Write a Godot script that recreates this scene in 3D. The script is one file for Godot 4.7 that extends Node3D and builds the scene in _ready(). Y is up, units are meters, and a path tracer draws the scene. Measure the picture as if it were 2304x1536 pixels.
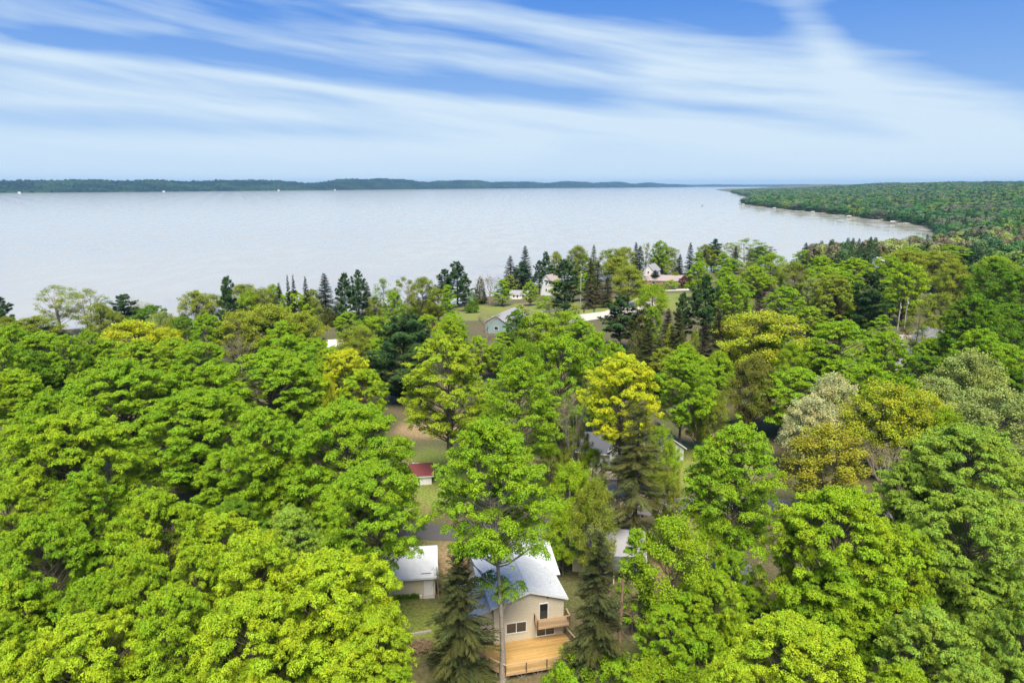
extends Node3D
# An aerial view over a spring wood and a lake: lake level is y = 0, the houses stand about 10 m above it, the camera hangs at 62 m.

const EXPOSURE := 5.2
const SHORE := [-1500.0, -150.0, -600.0, -235.0, -217.0, -290.0, -120.0, -318.0, -24.0, -365.0, 0.0, -415.0, 50.0, -450.0, 110.0, -485.0, 188.0, -530.0, 255.0, -565.0, 330.0, -590.0, 405.0, -660.0, 545.0, -895.0, 622.0, -1045.0, 640.0, -1120.0, 660.0, -1291.0, 693.0, -1578.0, 701.0, -1869.0, 753.0, -2306.0, 1100.0, -3200.0, 1838.0, -5900.0, 2600.0, -9000.0]
# cirrus streaks: half width in degrees, strength (negative: a clear gap), then azimuth and elevation of points along the streak
const STREAKS := [
	[0.52, 0.55, [-36.1, 8.34, -27.4, 8.19, -15.5, 7.39, -5.4, 6.25, 5.2, 5.16, 18.8, 3.78]],
	[1.30, 0.30, [-35.2, 6.67, -21.9, 6.35, -5.4, 4.99, 15.6, 3.52, 35.8, 1.99]],
	[0.45, 0.25, [-35.4, 5.32, -24.9, 5.46, -15.6, 5.08]],
	[0.93, 0.25, [-35.7, 3.11, -19.0, 2.80, 1.7, 2.79]],
	[0.93, 0.30, [-28.5, 10.38, -18.5, 10.30, -5.3, 9.55, 12.0, 7.81]],
	[1.56, 0.50, [-8.6, 13.15, 1.7, 12.08, 11.9, 10.16, 24.6, 7.86, 35.4, 5.04]],
	[1.67, 0.40, [12.1, 7.50, 24.7, 6.07, 35.6, 3.52]],
	[1.86, 0.45, [20.2, 13.35, 22.5, 10.90, 24.5, 8.75]],
	[0.19, 0.35, [-12.6, 12.99, -9.6, 12.97]],
	[0.19, 0.22, [-12.0, 11.89, -10.5, 11.77]],
	[0.93, 0.15, [-34.6, 10.75, -24.4, 10.75]],
	[0.74, -0.60, [-32.4, 9.59, -24.5, 9.38, -12.1, 8.29, -1.8, 7.33, 7.0, 6.56]],
	[0.52, -0.40, [-6.9, 11.70, -0.1, 10.70, 7.9, 9.03]],
	[0.45, -0.40, [13.8, 6.00, 20.3, 5.08, 27.8, 3.53]],
	[3.53, -0.90, [30.1, 11.82, 34.8, 9.20, 37.2, 7.93]],
	[1.26, -0.60, [1.6, 13.89, 11.8, 12.73, 18.9, 11.16]],
	[1.86, -0.50, [24.2, 11.33, 29.9, 9.16, 35.1, 7.35]],
	[0.52, -0.30, [-35.5, 4.22, -25.1, 4.08, -12.4, 3.90]],
	[0.37, -0.25, [-34.9, 8.94, -28.7, 9.27]],
	[0.74, -0.25, [-21.3, 12.42, -13.3, 12.07, -8.6, 11.65]],
]
# leaf colours: real reflectances (linear)
const LEAF := {
	"green": Color(0.184, 0.315, 0.015), "lime": Color(0.232, 0.355, 0.016), "yellow": Color(0.285, 0.400, 0.018), "deep": Color(0.095, 0.190, 0.013),
	"fern": Color(0.212, 0.325, 0.036), "gold": Color(0.325, 0.375, 0.026), "goldgreen": Color(0.265, 0.360, 0.020), "olivegold": Color(0.255, 0.305, 0.028),
	"olive": Color(0.200, 0.250, 0.026), "khaki": Color(0.150, 0.165, 0.026), "sage": Color(0.260, 0.320, 0.080), "cream": Color(0.440, 0.450, 0.200),
	"orange": Color(0.290, 0.290, 0.028), "taupe": Color(0.190, 0.170, 0.095), "purple": Color(0.140, 0.115, 0.075), "fresh": Color(0.250, 0.350, 0.110),
	"maroon": Color(0.080, 0.018, 0.022), "redbud": Color(0.340, 0.090, 0.280), "pine": Color(0.055, 0.110, 0.034), "spruce": Color(0.042, 0.064, 0.030),
	"brownspruce": Color(0.078, 0.072, 0.035), "cedar": Color(0.085, 0.098, 0.024), "sunny": Color(0.400, 0.450, 0.018), "darkspruce": Color(0.062, 0.073, 0.024), "olivespruce": Color(0.098, 0.105, 0.032),
}
var rng := RandomNumberGenerator.new()
var noise := FastNoiseLite.new()
var mats := {}
var tufts := {}
var kite_index := PackedInt32Array()
var taken := {}

func ss(a: float, b: float, x: float) -> float:
	return smoothstep(a, b, x)

func shore_distance(x: float, z: float) -> float:
	var best := 1e18
	var side := 1.0
	for k in SHORE.size() / 2 - 1:
		var ax: float = SHORE[2 * k]
		var az: float = SHORE[2 * k + 1]
		var dx: float = SHORE[2 * k + 2] - ax
		var dz: float = SHORE[2 * k + 3] - az
		var t := clampf(((x - ax) * dx + (z - az) * dz) / (dx * dx + dz * dz), 0.0, 1.0)
		var ex := x - ax - t * dx
		var ez := z - az - t * dz
		var d := ex * ex + ez * ez
		if d < best:
			best = d
			side = 1.0 if dx * ez - dz * ex > 0.0 else -1.0
	return side * sqrt(best)

func land(x: float, z: float) -> float:
	var s := shore_distance(x, z)
	if s < 0.0:
		return maxf(-4.0, s * 0.08)
	var h := 10.0 * ss(0, 130, s) - 3.0 * ss(-72, -56, z)
	if z < -700.0:
		h += 62.0 * ss(60, 1500, s) * ss(-700, -1700, z) * (0.72 + 0.45 * noise.get_noise_2d(x * 0.045, z * 0.045))
	return h

func srgb(c: Color) -> Color:
	return c.linear_to_srgb()

# ------------------------------------------------------------------ sky, sun, camera
func streak_at(az: float, el: float) -> float:
	var bend := 0.6 * noise.get_noise_2d(az * 1.1 + 70.0, el * 3.0)
	var lie := el + 0.13 * az + bend
	return noise.get_noise_2d(az * 0.9, lie * 9.0) * 0.26 + noise.get_noise_2d(az * 2.2 + 40.0, lie * 34.0) * 0.30 + noise.get_noise_2d(az * 7.0 + 140.0, lie * 80.0) * 0.16

func base_cover(el: float) -> float:
	return lerpf(lerpf(0.92, 0.52, ss(0.0, 6.5, el)), 0.16, ss(5.0, 14.0, el))

func clear_blue(el: float) -> Color:
	var a := Color(0.500, 0.735, 0.970)
	var b := Color(0.052, 0.245, 0.780)
	return a.lerp(b, pow(clampf(el / 16.0, 0.0, 1.0), 0.75)).lerp(Color(0.075, 0.215, 0.640), ss(16.0, 70.0, el))

func sky_color(az: float, el: float, cover: float) -> Color:
	return clear_blue(el).lerp(Color(0.670, 0.825, 0.965), clampf(cover, 0.0, 1.0))

func make_sky() -> Sky:
	var w := 1024
	var h := 512
	var img := Image.create(w, h, false, Image.FORMAT_RGBF)
	img.fill(Color(0.30, 0.33, 0.34) / EXPOSURE)
	for y in h / 2 + 1:
		var el := 90.0 - (y + 0.5) * 180.0 / h
		var k := maxf(tan(deg_to_rad(maxf(el, 1.2))), 0.02)
		for x in w:
			var az := (x + 0.5) * 360.0 / w - 180.0
			# cirrus streaks on a level sheet, all drawn out the same way
			var px := sin(deg_to_rad(az - 50.0)) / k
			var py := cos(deg_to_rad(az - 50.0)) / k
			var c := base_cover(el) + 0.34 * noise.get_noise_2d(px * 26.0, py * 4.0) * ss(0.0, 8.0, el) + 0.2 * noise.get_noise_2d(px * 70.0 + 90.0, py * 12.0) * ss(3.0, 12.0, el)
			var col := sky_color(az, el, c) / EXPOSURE
			img.set_pixel(x, y, Color(col.r, col.g, col.b))
	img.resize(4096, 2048, Image.INTERPOLATE_BILINEAR)
	# the part where single streaks can be told apart, at full resolution
	var per := 4096.0 / 360.0
	var first := int((180.0 - 50.0) * per)
	var last := int((180.0 + 50.0) * per)
	var rows := int(22.0 * per)
	for x in range(first, last):
		var az := (x + 0.5) / per - 180.0
		var here := []
		for si in STREAKS.size():
			var s: Array = STREAKS[si]
			var pts: Array = s[2]
			var n := pts.size() / 2
			var fade := ss(pts[0] - 4.0, pts[0] + 2.0, az) * (1.0 - ss(pts[2 * n - 2] - 2.0, pts[2 * n - 2] + 4.0, az))
			if n == 2:
				fade = ss(pts[0] - 0.8, pts[0] + 0.8, az) * (1.0 - ss(pts[2] - 0.8, pts[2] + 0.8, az))
			if fade < 0.01:
				continue
			var at := 0
			while at < n - 2 and az > pts[2 * at + 2]:
				at += 1
			var t: float = (az - pts[2 * at]) / (pts[2 * at + 2] - pts[2 * at])
			here.append([pts[2 * at + 1] + t * (pts[2 * at + 3] - pts[2 * at + 1]), s[0] * (1.0 + 0.5 * noise.get_noise_2d(az * 2.0, si * 31.0)), s[1] * 0.85 * fade])
		for r in rows:
			var el := (r + 0.5) / per
			var c := base_cover(el) + streak_at(az, el) * ss(0.0, 7.0, el)
			for b in here:
				var d: float = (el - b[0]) / b[1]
				if d > -2.6 and d < 2.6:
					c += b[2] * exp(-d * d)
			var m := ss(50.0, 43.0, absf(az)) * ss(22.0, 16.0, el)
			var col := sky_color(az, el, c) / EXPOSURE
			var y := 1023 - r
			var old := img.get_pixel(x, y)
			img.set_pixel(x, y, Color(lerpf(old.r, col.r, m), lerpf(old.g, col.g, m), lerpf(old.b, col.b, m)))
	var turned := Image.create(4096, 2048, false, Image.FORMAT_RGBF)
	turned.blit_rect(img, Rect2i(2048, 0, 2048, 2048), Vector2i(0, 0))
	turned.blit_rect(img, Rect2i(0, 0, 2048, 2048), Vector2i(2048, 0))
	var pan := PanoramaSkyMaterial.new()
	pan.panorama = ImageTexture.create_from_image(turned)
	var sky := Sky.new()
	sky.sky_material = pan
	return sky

func setup_view() -> void:
	var cam := Camera3D.new()
	cam.name = "camera"
	cam.fov = 2.0 * rad_to_deg(atan(768.0 / 1540.0))
	cam.near = 0.5
	cam.far = 60000.0
	cam.position = Vector3(0, 62, 0)
	cam.rotation.x = -atan(353.0 / 1540.0)
	cam.current = true
	add_child(cam)
	var env := Environment.new()
	env.background_mode = Environment.BG_SKY
	env.sky = make_sky()
	env.tonemap_mode = Environment.TONE_MAPPER_LINEAR
	env.tonemap_exposure = EXPOSURE
	env.sdfgi_enabled = true
	env.ssao_enabled = true
	env.ssil_enabled = true
	env.fog_enabled = true
	env.fog_density = 0.00004
	env.fog_light_color = Color(0.62, 0.82, 1.0)
	var we := WorldEnvironment.new()
	we.name = "environment"
	we.environment = env
	add_child(we)
	var sun := DirectionalLight3D.new()
	sun.name = "sun"
	sun.light_energy = 0.5
	sun.light_angular_distance = 32.0
	sun.light_color = Color(1.0, 0.96, 0.88)
	sun.shadow_enabled = true
	sun.rotation = Vector3(deg_to_rad(-60), deg_to_rad(5), 0)
	add_child(sun)

# ------------------------------------------------------------------ materials
func mat(key: String, c: Color, rough := 0.85, metal := 0.0, spec := 0.5) -> StandardMaterial3D:
	if mats.has(key):
		return mats[key]
	var m := StandardMaterial3D.new()
	m.resource_name = key
	m.albedo_color = srgb(c)
	m.roughness = rough
	m.metallic = metal
	m.metallic_specular = spec
	mats[key] = m
	return m

func grain(key: String, c: Color, lo: float, hi: float, freq: float, scale: float, rough := 0.9, bump := 0.0, stretch := Vector3.ONE) -> StandardMaterial3D:
	# a colour with a noise grain, laid in the object's own space
	if mats.has(key):
		return mats[key]
	var m := mat(key, Color.WHITE, rough)
	var n := FastNoiseLite.new()
	n.seed = hash(key) % 1000
	n.frequency = freq
	n.fractal_octaves = 5
	var im := n.get_seamless_image(512, 512)
	im.convert(Image.FORMAT_RGB8)
	var out := Image.create(512, 512, false, Image.FORMAT_RGB8)
	for y in 512:
		for x in 512:
			var v: float = im.get_pixel(x, y).r
			out.set_pixel(x, y, srgb(c * lerpf(lo, hi, v)))
	m.albedo_texture = ImageTexture.create_from_image(out)
	m.uv1_triplanar = true
	m.uv1_scale = stretch * scale
	if bump > 0.0:
		var b := im.duplicate()
		b.bump_map_to_normal_map(bump)
		m.normal_enabled = true
		m.normal_texture = ImageTexture.create_from_image(b)
	return m

func leaf_mat(col: String) -> StandardMaterial3D:
	var key := "leaves_" + col
	if mats.has(key):
		return mats[key]
	var c: Color = LEAF[col]
	var m := mat(key, c * 1.2, 0.7, 0.0, 0.16)
	m.vertex_color_use_as_albedo = true
	var needle: bool = col in ["pine", "spruce", "brownspruce", "cedar", "darkspruce", "olivespruce"]
	m.backlight = Color(0.25, 0.25, 0.2) if needle else Color(0.46, 0.5, 0.25)
	return m

# ------------------------------------------------------------------ plain solids
func commit(st: SurfaceTool, called: String, m: Material, parent: Node) -> MeshInstance3D:
	st.generate_normals()
	var o := MeshInstance3D.new()
	o.name = called
	o.mesh = st.commit()
	o.material_override = m
	parent.add_child(o, true)
	return o

func begin() -> SurfaceTool:
	var st := SurfaceTool.new()
	st.begin(Mesh.PRIMITIVE_TRIANGLES)
	st.set_smooth_group(-1)
	return st

func quad(st: SurfaceTool, a: Vector3, b: Vector3, c: Vector3, d: Vector3) -> void:
	for v in [a, b, c, a, c, d]:
		st.add_vertex(v)

func add_box(st: SurfaceTool, at: Vector3, size: Vector3, basis := Basis()) -> void:
	var h := size * 0.5
	var p := []
	for k in 8:
		p.append(at + basis * Vector3(h.x if k & 1 else -h.x, h.y if k & 2 else -h.y, h.z if k & 4 else -h.z))
	quad(st, p[4], p[6], p[7], p[5])
	quad(st, p[1], p[3], p[2], p[0])
	quad(st, p[5], p[7], p[3], p[1])
	quad(st, p[0], p[2], p[6], p[4])
	quad(st, p[6], p[2], p[3], p[7])
	quad(st, p[0], p[4], p[5], p[1])

func box(called: String, at: Vector3, size: Vector3, m: Material, parent: Node, basis := Basis()) -> MeshInstance3D:
	var st := begin()
	add_box(st, at, size, basis)
	return commit(st, called, m, parent)

func add_bar(st: SurfaceTool, a: Vector3, b: Vector3, w: float, h: float) -> void:
	var d := (b - a)
	var x := d.normalized()
	var z := x.cross(Vector3.UP if absf(x.y) < 0.95 else Vector3.RIGHT).normalized()
	var y := z.cross(x)
	add_box(st, (a + b) * 0.5, Vector3(d.length(), h, w), Basis(x, y, z))

func bar(called: String, a: Vector3, b: Vector3, w: float, h: float, m: Material, parent: Node) -> MeshInstance3D:
	var st := begin()
	add_bar(st, a, b, w, h)
	return commit(st, called, m, parent)

func add_prism(st: SurfaceTool, outline: Array, z0: float, z1: float, xf := Transform3D()) -> void:
	# a convex outline in x, y pushed from z0 to z1
	var n := outline.size()
	for k in n:
		var a: Vector2 = outline[k]
		var b: Vector2 = outline[(k + 1) % n]
		quad(st, xf * Vector3(a.x, a.y, z0), xf * Vector3(b.x, b.y, z0), xf * Vector3(b.x, b.y, z1), xf * Vector3(a.x, a.y, z1))
		if k > 0 and k < n - 1:
			for v in [Vector3(outline[0].x, outline[0].y, z1), Vector3(a.x, a.y, z1), Vector3(b.x, b.y, z1)]:
				st.add_vertex(xf * v)
			for v in [Vector3(outline[0].x, outline[0].y, z0), Vector3(b.x, b.y, z0), Vector3(a.x, a.y, z0)]:
				st.add_vertex(xf * v)

func add_slab(st: SurfaceTool, a: Vector3, b: Vector3, c: Vector3, d: Vector3, thick: float) -> void:
	# a sheet a-b-c-d with that thickness below it
	var n := (b - a).cross(d - a).normalized()
	if n.y < 0.0:
		n = -n
	var t := n * thick
	var p := [a, b, c, d]
	quad(st, a, b, c, d)
	quad(st, a - t, d - t, c - t, b - t)
	for k in 4:
		var e: Vector3 = p[k]
		var f: Vector3 = p[(k + 1) % 4]
		quad(st, e, e - t, f - t, f)

func tube(v: PackedVector3Array, nn: PackedVector3Array, ix: PackedInt32Array, pts: Array, radii: Array, sides: int) -> void:
	var first := v.size()
	for k in pts.size():
		var a: Vector3 = pts[maxi(k - 1, 0)]
		var b: Vector3 = pts[mini(k + 1, pts.size() - 1)]
		var d := (b - a).normalized()
		var x := d.cross(Vector3(0.31, 0.2, 0.93)).normalized()
		var y := d.cross(x)
		for s in sides:
			var o := x * cos(TAU * s / sides) + y * sin(TAU * s / sides)
			v.append(pts[k] + o * radii[k])
			nn.append(o)
	for k in pts.size() - 1:
		for s in sides:
			var a := first + k * sides + s
			var b := first + k * sides + (s + 1) % sides
			for q in [a, a + sides, b, b, a + sides, b + sides]:
				ix.append(q)

func array_mesh(v: PackedVector3Array, nn, c, ix: PackedInt32Array) -> ArrayMesh:
	var arr := []
	arr.resize(Mesh.ARRAY_MAX)
	arr[Mesh.ARRAY_VERTEX] = v
	if nn != null:
		arr[Mesh.ARRAY_NORMAL] = nn
	if c != null:
		arr[Mesh.ARRAY_COLOR] = c
	arr[Mesh.ARRAY_INDEX] = ix
	var m := ArrayMesh.new()
	m.add_surface_from_arrays(Mesh.PRIMITIVE_TRIANGLES, arr)
	return m

func numbered(called: String) -> String:
	var n: int = taken.get(called, 0)
	taken[called] = n + 1
	return called if n == 0 else "%s_%03d" % [called, n]

func tag(o: Node, label: String, category: String, group := "") -> Node:
	o.set_meta("label", label)
	o.set_meta("category", category)
	if group:
		o.set_meta("group", group)
	return o

func thing(called: String, at: Vector3, turn: float, label: String, category: String, group := "") -> Node3D:
	var o := Node3D.new()
	o.name = numbered(called)
	add_child(o)
	o.position = at
	o.rotation.y = deg_to_rad(turn)
	tag(o, label, category, group)
	return o

func structure(o: Node) -> Node:
	o.set_meta("kind", "structure")
	return o

# ------------------------------------------------------------------ trees
func rand_unit() -> Vector3:
	var z := rng.randf_range(-1, 1)
	var a := rng.randf() * TAU
	var r := sqrt(1.0 - z * z)
	return Vector3(r * cos(a), z, r * sin(a))

func add_leaf(v: PackedVector3Array, at: Vector3, dir: Vector3, length: float, width: float, fold: float) -> void:
	# one leaf: two triangles folded along the midrib
	var side := dir.cross(Vector3.UP)
	side = side.normalized() if side.length() > 0.05 else Vector3.RIGHT.rotated(dir, rng.randf() * TAU)
	var up := side.cross(dir).normalized()
	var mid := at + dir * length * 0.5 + up * fold * width
	v.append(at)
	v.append(mid + side * width * 0.5)
	v.append(at + dir * length)
	v.append(mid - side * width * 0.5)

func make_tufts() -> void:
	rng.seed = 11
	for kind in ["maple", "fine", "pine", "stream"]:
		tufts[kind] = []
		for k in 5:
			var v := PackedVector3Array()
			for i in (18 if kind == "maple" else 16):
				var a := i * 2.39996 + rng.randf_range(-0.4, 0.4)
				if kind == "maple":
					# a shoot tip: leaves laid like shingles over a small dome, the lowest ones drooping
					var row := 0 if i < 3 else 1 if i < 8 else 2
					var polar: float = [0.10, 0.55, 1.05][row] + rng.randf_range(-0.16, 0.16)
					a = TAU * (i - [0, 3, 8][row]) / [3.0, 5.0, 10.0][row] + rng.randf_range(-0.35, 0.35)
					var r := rng.randf_range(0.30, 0.42)
					var p := Vector3(sin(polar) * cos(a), cos(polar) * 0.8 - 0.25, sin(polar) * sin(a)) * r
					var dip := polar + rng.randf_range(-0.25, 0.75)
					var d := Vector3(cos(dip) * cos(a), -sin(dip), cos(dip) * sin(a)).normalized()
					add_leaf(v, p, d, rng.randf_range(0.18, 0.28), rng.randf_range(0.15, 0.23), rng.randf_range(-0.25, 0.08))
				elif kind == "fine":
					var p := rand_unit() * pow(rng.randf(), 0.45) * 0.5
					var d := (rand_unit() + p.normalized() + Vector3(0, -0.2, 0)).normalized()
					add_leaf(v, p, d, rng.randf_range(0.15, 0.26), rng.randf_range(0.10, 0.17), rng.randf_range(-0.2, 0.1))
				elif kind == "pine":
					var el := deg_to_rad(rng.randf_range(-12, 70))
					var d := Vector3(cos(a) * cos(el), sin(el), sin(a) * cos(el))
					add_leaf(v, d * 0.03, d, rng.randf_range(0.32, 0.52), rng.randf_range(0.07, 0.12), 0.0)
				else:
					var p := Vector3(rng.randf_range(-0.35, 0.35), rng.randf_range(-0.5, 0.5), rng.randf_range(-0.35, 0.35))
					var d := Vector3(rng.randf_range(-0.35, 0.35), -1, rng.randf_range(-0.35, 0.35)).normalized()
					add_leaf(v, p, d, rng.randf_range(0.28, 0.45), rng.randf_range(0.06, 0.1), 0.0)
			tufts[kind].append(v)
	# a flat spray of spruce twigs along +x, one unit long
	tufts["spray"] = []
	for k in 4:
		var v := PackedVector3Array()
		for i in 76:
			var f := 0.10 + 0.90 * (i / 2) / 38.0
			var side := 1.0 if i % 2 else -1.0
			var out := rng.randf_range(0.45, 1.25)
			var d := Vector3(cos(out), rng.randf_range(-0.42, 0.02), side * sin(out)).normalized()
			add_leaf(v, Vector3(f, -0.10 * f * f + rng.randf_range(-0.025, 0.02), 0), d, (0.13 + 0.24 * sin(PI * clampf(f * 0.8 + 0.12, 0, 1))) * rng.randf_range(0.75, 1.15), rng.randf_range(0.022, 0.038), 0.0)
		for i in 8:
			var f := rng.randf_range(0.2, 0.95)
			add_leaf(v, Vector3(f, -0.1 * f * f, 0), Vector3(0.3, -1, rng.randf_range(-0.4, 0.4)).normalized(), rng.randf_range(0.1, 0.2), 0.07, 0.0)
		tufts["spray"].append(v)
	var most := 130000
	kite_index.resize(most * 6)
	for k in most:
		var b := k * 4
		var i := k * 6
		kite_index[i] = b
		kite_index[i + 1] = b + 1
		kite_index[i + 2] = b + 2
		kite_index[i + 3] = b
		kite_index[i + 4] = b + 2
		kite_index[i + 5] = b + 3

func aim(up: Vector3, roll: float) -> Basis:
	var x := up.cross(Vector3(0.2, 0.1, 0.97)).normalized()
	return Basis(x, up, x.cross(up)) * Basis(Vector3.UP, roll)

func put(acc: Dictionary, kind: String, xf: Transform3D, c: Color) -> void:
	var t: PackedVector3Array = tufts[kind][rng.randi() % tufts[kind].size()]
	acc.v.append_array(xf * t)
	var cc := PackedColorArray()
	cc.resize(t.size())
	cc.fill(c)
	acc.c.append_array(cc)

func tone(lo: float, hi: float, hue: float) -> Color:
	var b := rng.randf_range(lo, hi)
	var q := rng.randf_range(-hue, hue)
	return Color(clampf(b * (1.0 + q), 0, 1), clampf(b, 0, 1), clampf(b * (1.0 - q), 0, 1))

func crown_mesh(acc: Dictionary) -> ArrayMesh:
	return array_mesh(acc.v, null, acc.c, kite_index.slice(0, acc.v.size() / 4 * 6))

func bent(a: Vector3, b: Vector3, sag: float) -> Array:
	var m := a.lerp(b, 0.5) + Vector3(rng.randf_range(-0.1, 0.1), sag, rng.randf_range(-0.1, 0.1)) * a.distance_to(b)
	return [a, a.lerp(m, 0.6) + (m - a.lerp(b, 0.5)) * 0.3, m.lerp(b, 0.35), b]

func broadleaf(p: Dictionary) -> Array:
	# lobes of shoot tips held on limbs: returns [trunk mesh, crown mesh]
	rng.seed = p.seed
	var H: float = p.H
	var R: float = p.R
	var y0: float = p.base * H
	var wide: float = p.get("wide", 0.38)
	var acc := {"v": PackedVector3Array(), "c": PackedColorArray()}
	var v := PackedVector3Array()
	var nn := PackedVector3Array()
	var ix := PackedInt32Array()
	var lean: Vector3 = p.get("lean", Vector3.ZERO)
	var r0: float = p.get("trunk", R * 0.055)
	var stems: int = p.get("stems", 1)
	var tops := []
	for s in stems:
		var off := Vector3(rng.randf_range(-1, 1), 0, rng.randf_range(-1, 1)) * (0.12 * R if stems > 1 else 0.0)
		var pts := []
		var rad := []
		for k in 7:
			var f := k / 6.0
			pts.append(off * (1.0 + 2.5 * f) + lean * f * f + Vector3(sin(f * 4.0 + p.seed) * 0.03 * R * f, f * H * 0.82 - 0.4, cos(f * 3.0 + p.seed) * 0.03 * R * f))
			rad.append(lerpf(r0, r0 * 0.22, pow(f, 0.8)) * (1.35 if k == 0 else 1.0) / sqrt(stems))
		tube(v, nn, ix, pts, rad, 9)
		tops.append(pts)
	# lobes
	var n: int = p.lobes
	var list := []
	var total := 0.0
	for i in n:
		var t := clampf((i + rng.randf()) / n, 0.0, 1.0)
		t = pow(t, p.get("rise", 0.85))
		var e := 0.0
		if t < wide:
			e = sqrt(maxf(0.0, 1.0 - 0.82 * pow((wide - t) / wide, 2.0)))
		else:
			e = sqrt(maxf(0.0, 1.0 - pow((t - wide) / (1.0 - wide), p.get("power", 2.0))))
		var a := i * 2.39996 + rng.randf_range(-0.5, 0.5)
		var lr: float = R * p.lobe * rng.randf_range(0.6, 1.4) * (1.0 - 0.25 * t)
		var inner: bool = rng.randf() < 0.14
		var rr := maxf(0.0, e * R - lr * 0.75) * (rng.randf_range(0.2, 0.6) if inner else rng.randf_range(0.72, 1.14))
		var c := Vector3(cos(a) * rr, y0 + (H - y0) * t - lr * 0.55 * t, sin(a) * rr) + lean * (0.3 + 0.7 * t)
		list.append([c, lr, t])
		total += lr * lr
		# the limb that carries it
		var stem: Array = tops[i % tops.size()]
		var hh := clampf((c.y - rr * 0.75) / (H * 0.82), p.base * 0.8, 0.95)
		var q := hh * 6.0
		var k := mini(int(q), 5)
		var from: Vector3 = stem[k].lerp(stem[k + 1], q - k)
		var path := bent(from, c, -0.06)
		var lw: float = r0 * 0.34 * (1.0 - 0.5 * hh)
		tube(v, nn, ix, path, [lw, lw * 0.75, lw * 0.5, lw * 0.2], 5)
		for w in 1:
			var tip: Vector3 = c + (rand_unit() + Vector3(0, 0.5, 0)).normalized() * lr * 0.8
			tube(v, nn, ix, [path[2], path[2].lerp(tip, 0.5) + Vector3(0, 0.1, 0), tip], [lw * 0.4, lw * 0.28, lw * 0.1], 4)
	for l in p.get("extra", []):
		list.append([l[0], l[1], 0.5])
		total += l[1] * l[1]
		var from: Vector3 = tops[0][2].lerp(tops[0][3], clampf((l[0].y - 10.0) / 6.0, 0.0, 1.0))
		tube(v, nn, ix, bent(from, l[0], -0.05), [0.09, 0.07, 0.05, 0.02], 5)
	for l in list:
		var c: Vector3 = l[0]
		var lr: float = l[1]
		var outward := Vector3(c.x, 0, c.z).normalized()
		var lt := rng.randf_range(0.78, 1.0)
		var lq := rng.randf_range(-1, 1) * float(p.get("hue", 0.08))
		var count := int(p.tufts * lr * lr / total)
		var swing := Vector3.RIGHT.rotated(Vector3.UP, rng.randf() * TAU)
		var reach := (outward + swing * (0.45 + 0.5 * float(l[2])) + Vector3.UP * rng.randf_range(0.05, 0.5)).normalized()
		var side := reach.cross(Vector3.UP).normalized()
		var stretch := rng.randf_range(1.05, 1.6)
		var flat: float = p.get("flat", 0.78) * rng.randf_range(0.8, 1.5)
		for j in count:
			# shoot tips spread over an arched spray that reaches outwards, a few hanging below it
			var along := rng.randf_range(-0.75, 1.0)
			var over := rng.randf_range(-1.0, 1.0)
			var half := 1.0 - 0.45 * absf(along)
			var arch := 0.42 * (1.0 - over * over) - 0.30 * along * absf(along) + rng.randf_range(-0.16, 0.16)
			if j % 9 == 8:
				arch -= rng.randf_range(0.2, 0.7)
			var q: Vector3 = (reach * along * stretch + side * over * half * 0.92 + Vector3.UP * arch * flat) * lr
			var d := (reach * along * 0.5 + side * over * 0.6 + Vector3.UP * 0.7).normalized()
			var up := (d * 0.8 + Vector3(0, 0.6, 0) + rand_unit() * 0.28).normalized()
			if p.kind == "stream":
				up = (Vector3(0, 1, 0) + rand_unit() * 0.25).normalized()
			var s: float = p.tuft * rng.randf_range(0.75, 1.2)
			var b := lt * rng.randf_range(0.74, 1.0)
			var h := lq + rng.randf_range(-0.06, 0.06)
			put(acc, p.kind, Transform3D(aim(up, rng.randf() * TAU).scaled(Vector3.ONE * s), c + q), Color(clampf(b * (1.0 + h), 0, 1), clampf(b, 0, 1), clampf(b * (1.0 - h), 0, 1)))
	return [array_mesh(v, nn, null, ix), crown_mesh(acc)]

func spruce(p: Dictionary) -> Array:
	rng.seed = p.seed
	var H: float = p.H
	var R: float = p.R
	var acc := {"v": PackedVector3Array(), "c": PackedColorArray()}
	var v := PackedVector3Array()
	var nn := PackedVector3Array()
	var ix := PackedInt32Array()
	tube(v, nn, ix, [Vector3(0, -0.4, 0), Vector3(0, H * 0.4, 0), Vector3(0, H * 0.98, 0)], [H * 0.014, H * 0.009, 0.02], 8)
	var y: float = H * p.base
	while y < H * 0.985:
		var f: float = (y - H * p.base) / (H * (1.0 - p.base))
		var reach: float = R * (pow(1.0 - f, p.get("taper", 0.85)) * 0.97 + 0.03)
		var n: int = p.per
		for k in n:
			var a := TAU * (k + rng.randf()) / n
			var length := reach * rng.randf_range(p.get("ragged", 0.7), 1.12)
			if rng.randf() < p.get("gaps", 0.06):
				continue
			var tilt := lerpf(-0.34, 0.5, pow(f, 1.3)) + rng.randf_range(-0.24, 0.24)
			var b := Basis(Vector3.UP, a) * Basis(Vector3.BACK, tilt)
			var girth: float = length * 0.55 + p.get("girth", 0.55)
			var yy: float = y + rng.randf_range(-0.5, 0.5) * p.step
			put(acc, "spray", Transform3D(b * Basis.from_scale(Vector3(length, girth, girth)), Vector3(0, yy, 0)), tone(0.62, 1.0, 0.12))
			if length > 1.2 and rng.randf() < 0.5:
				tube(v, nn, ix, [Vector3(0, yy, 0), Vector3(0, yy, 0) + b * Vector3(length * 0.7, -0.06 * length, 0)], [0.045, 0.012], 4)
		y += p.step * lerpf(1.0, 0.6, f)
	return [array_mesh(v, nn, null, ix), crown_mesh(acc)]

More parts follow.
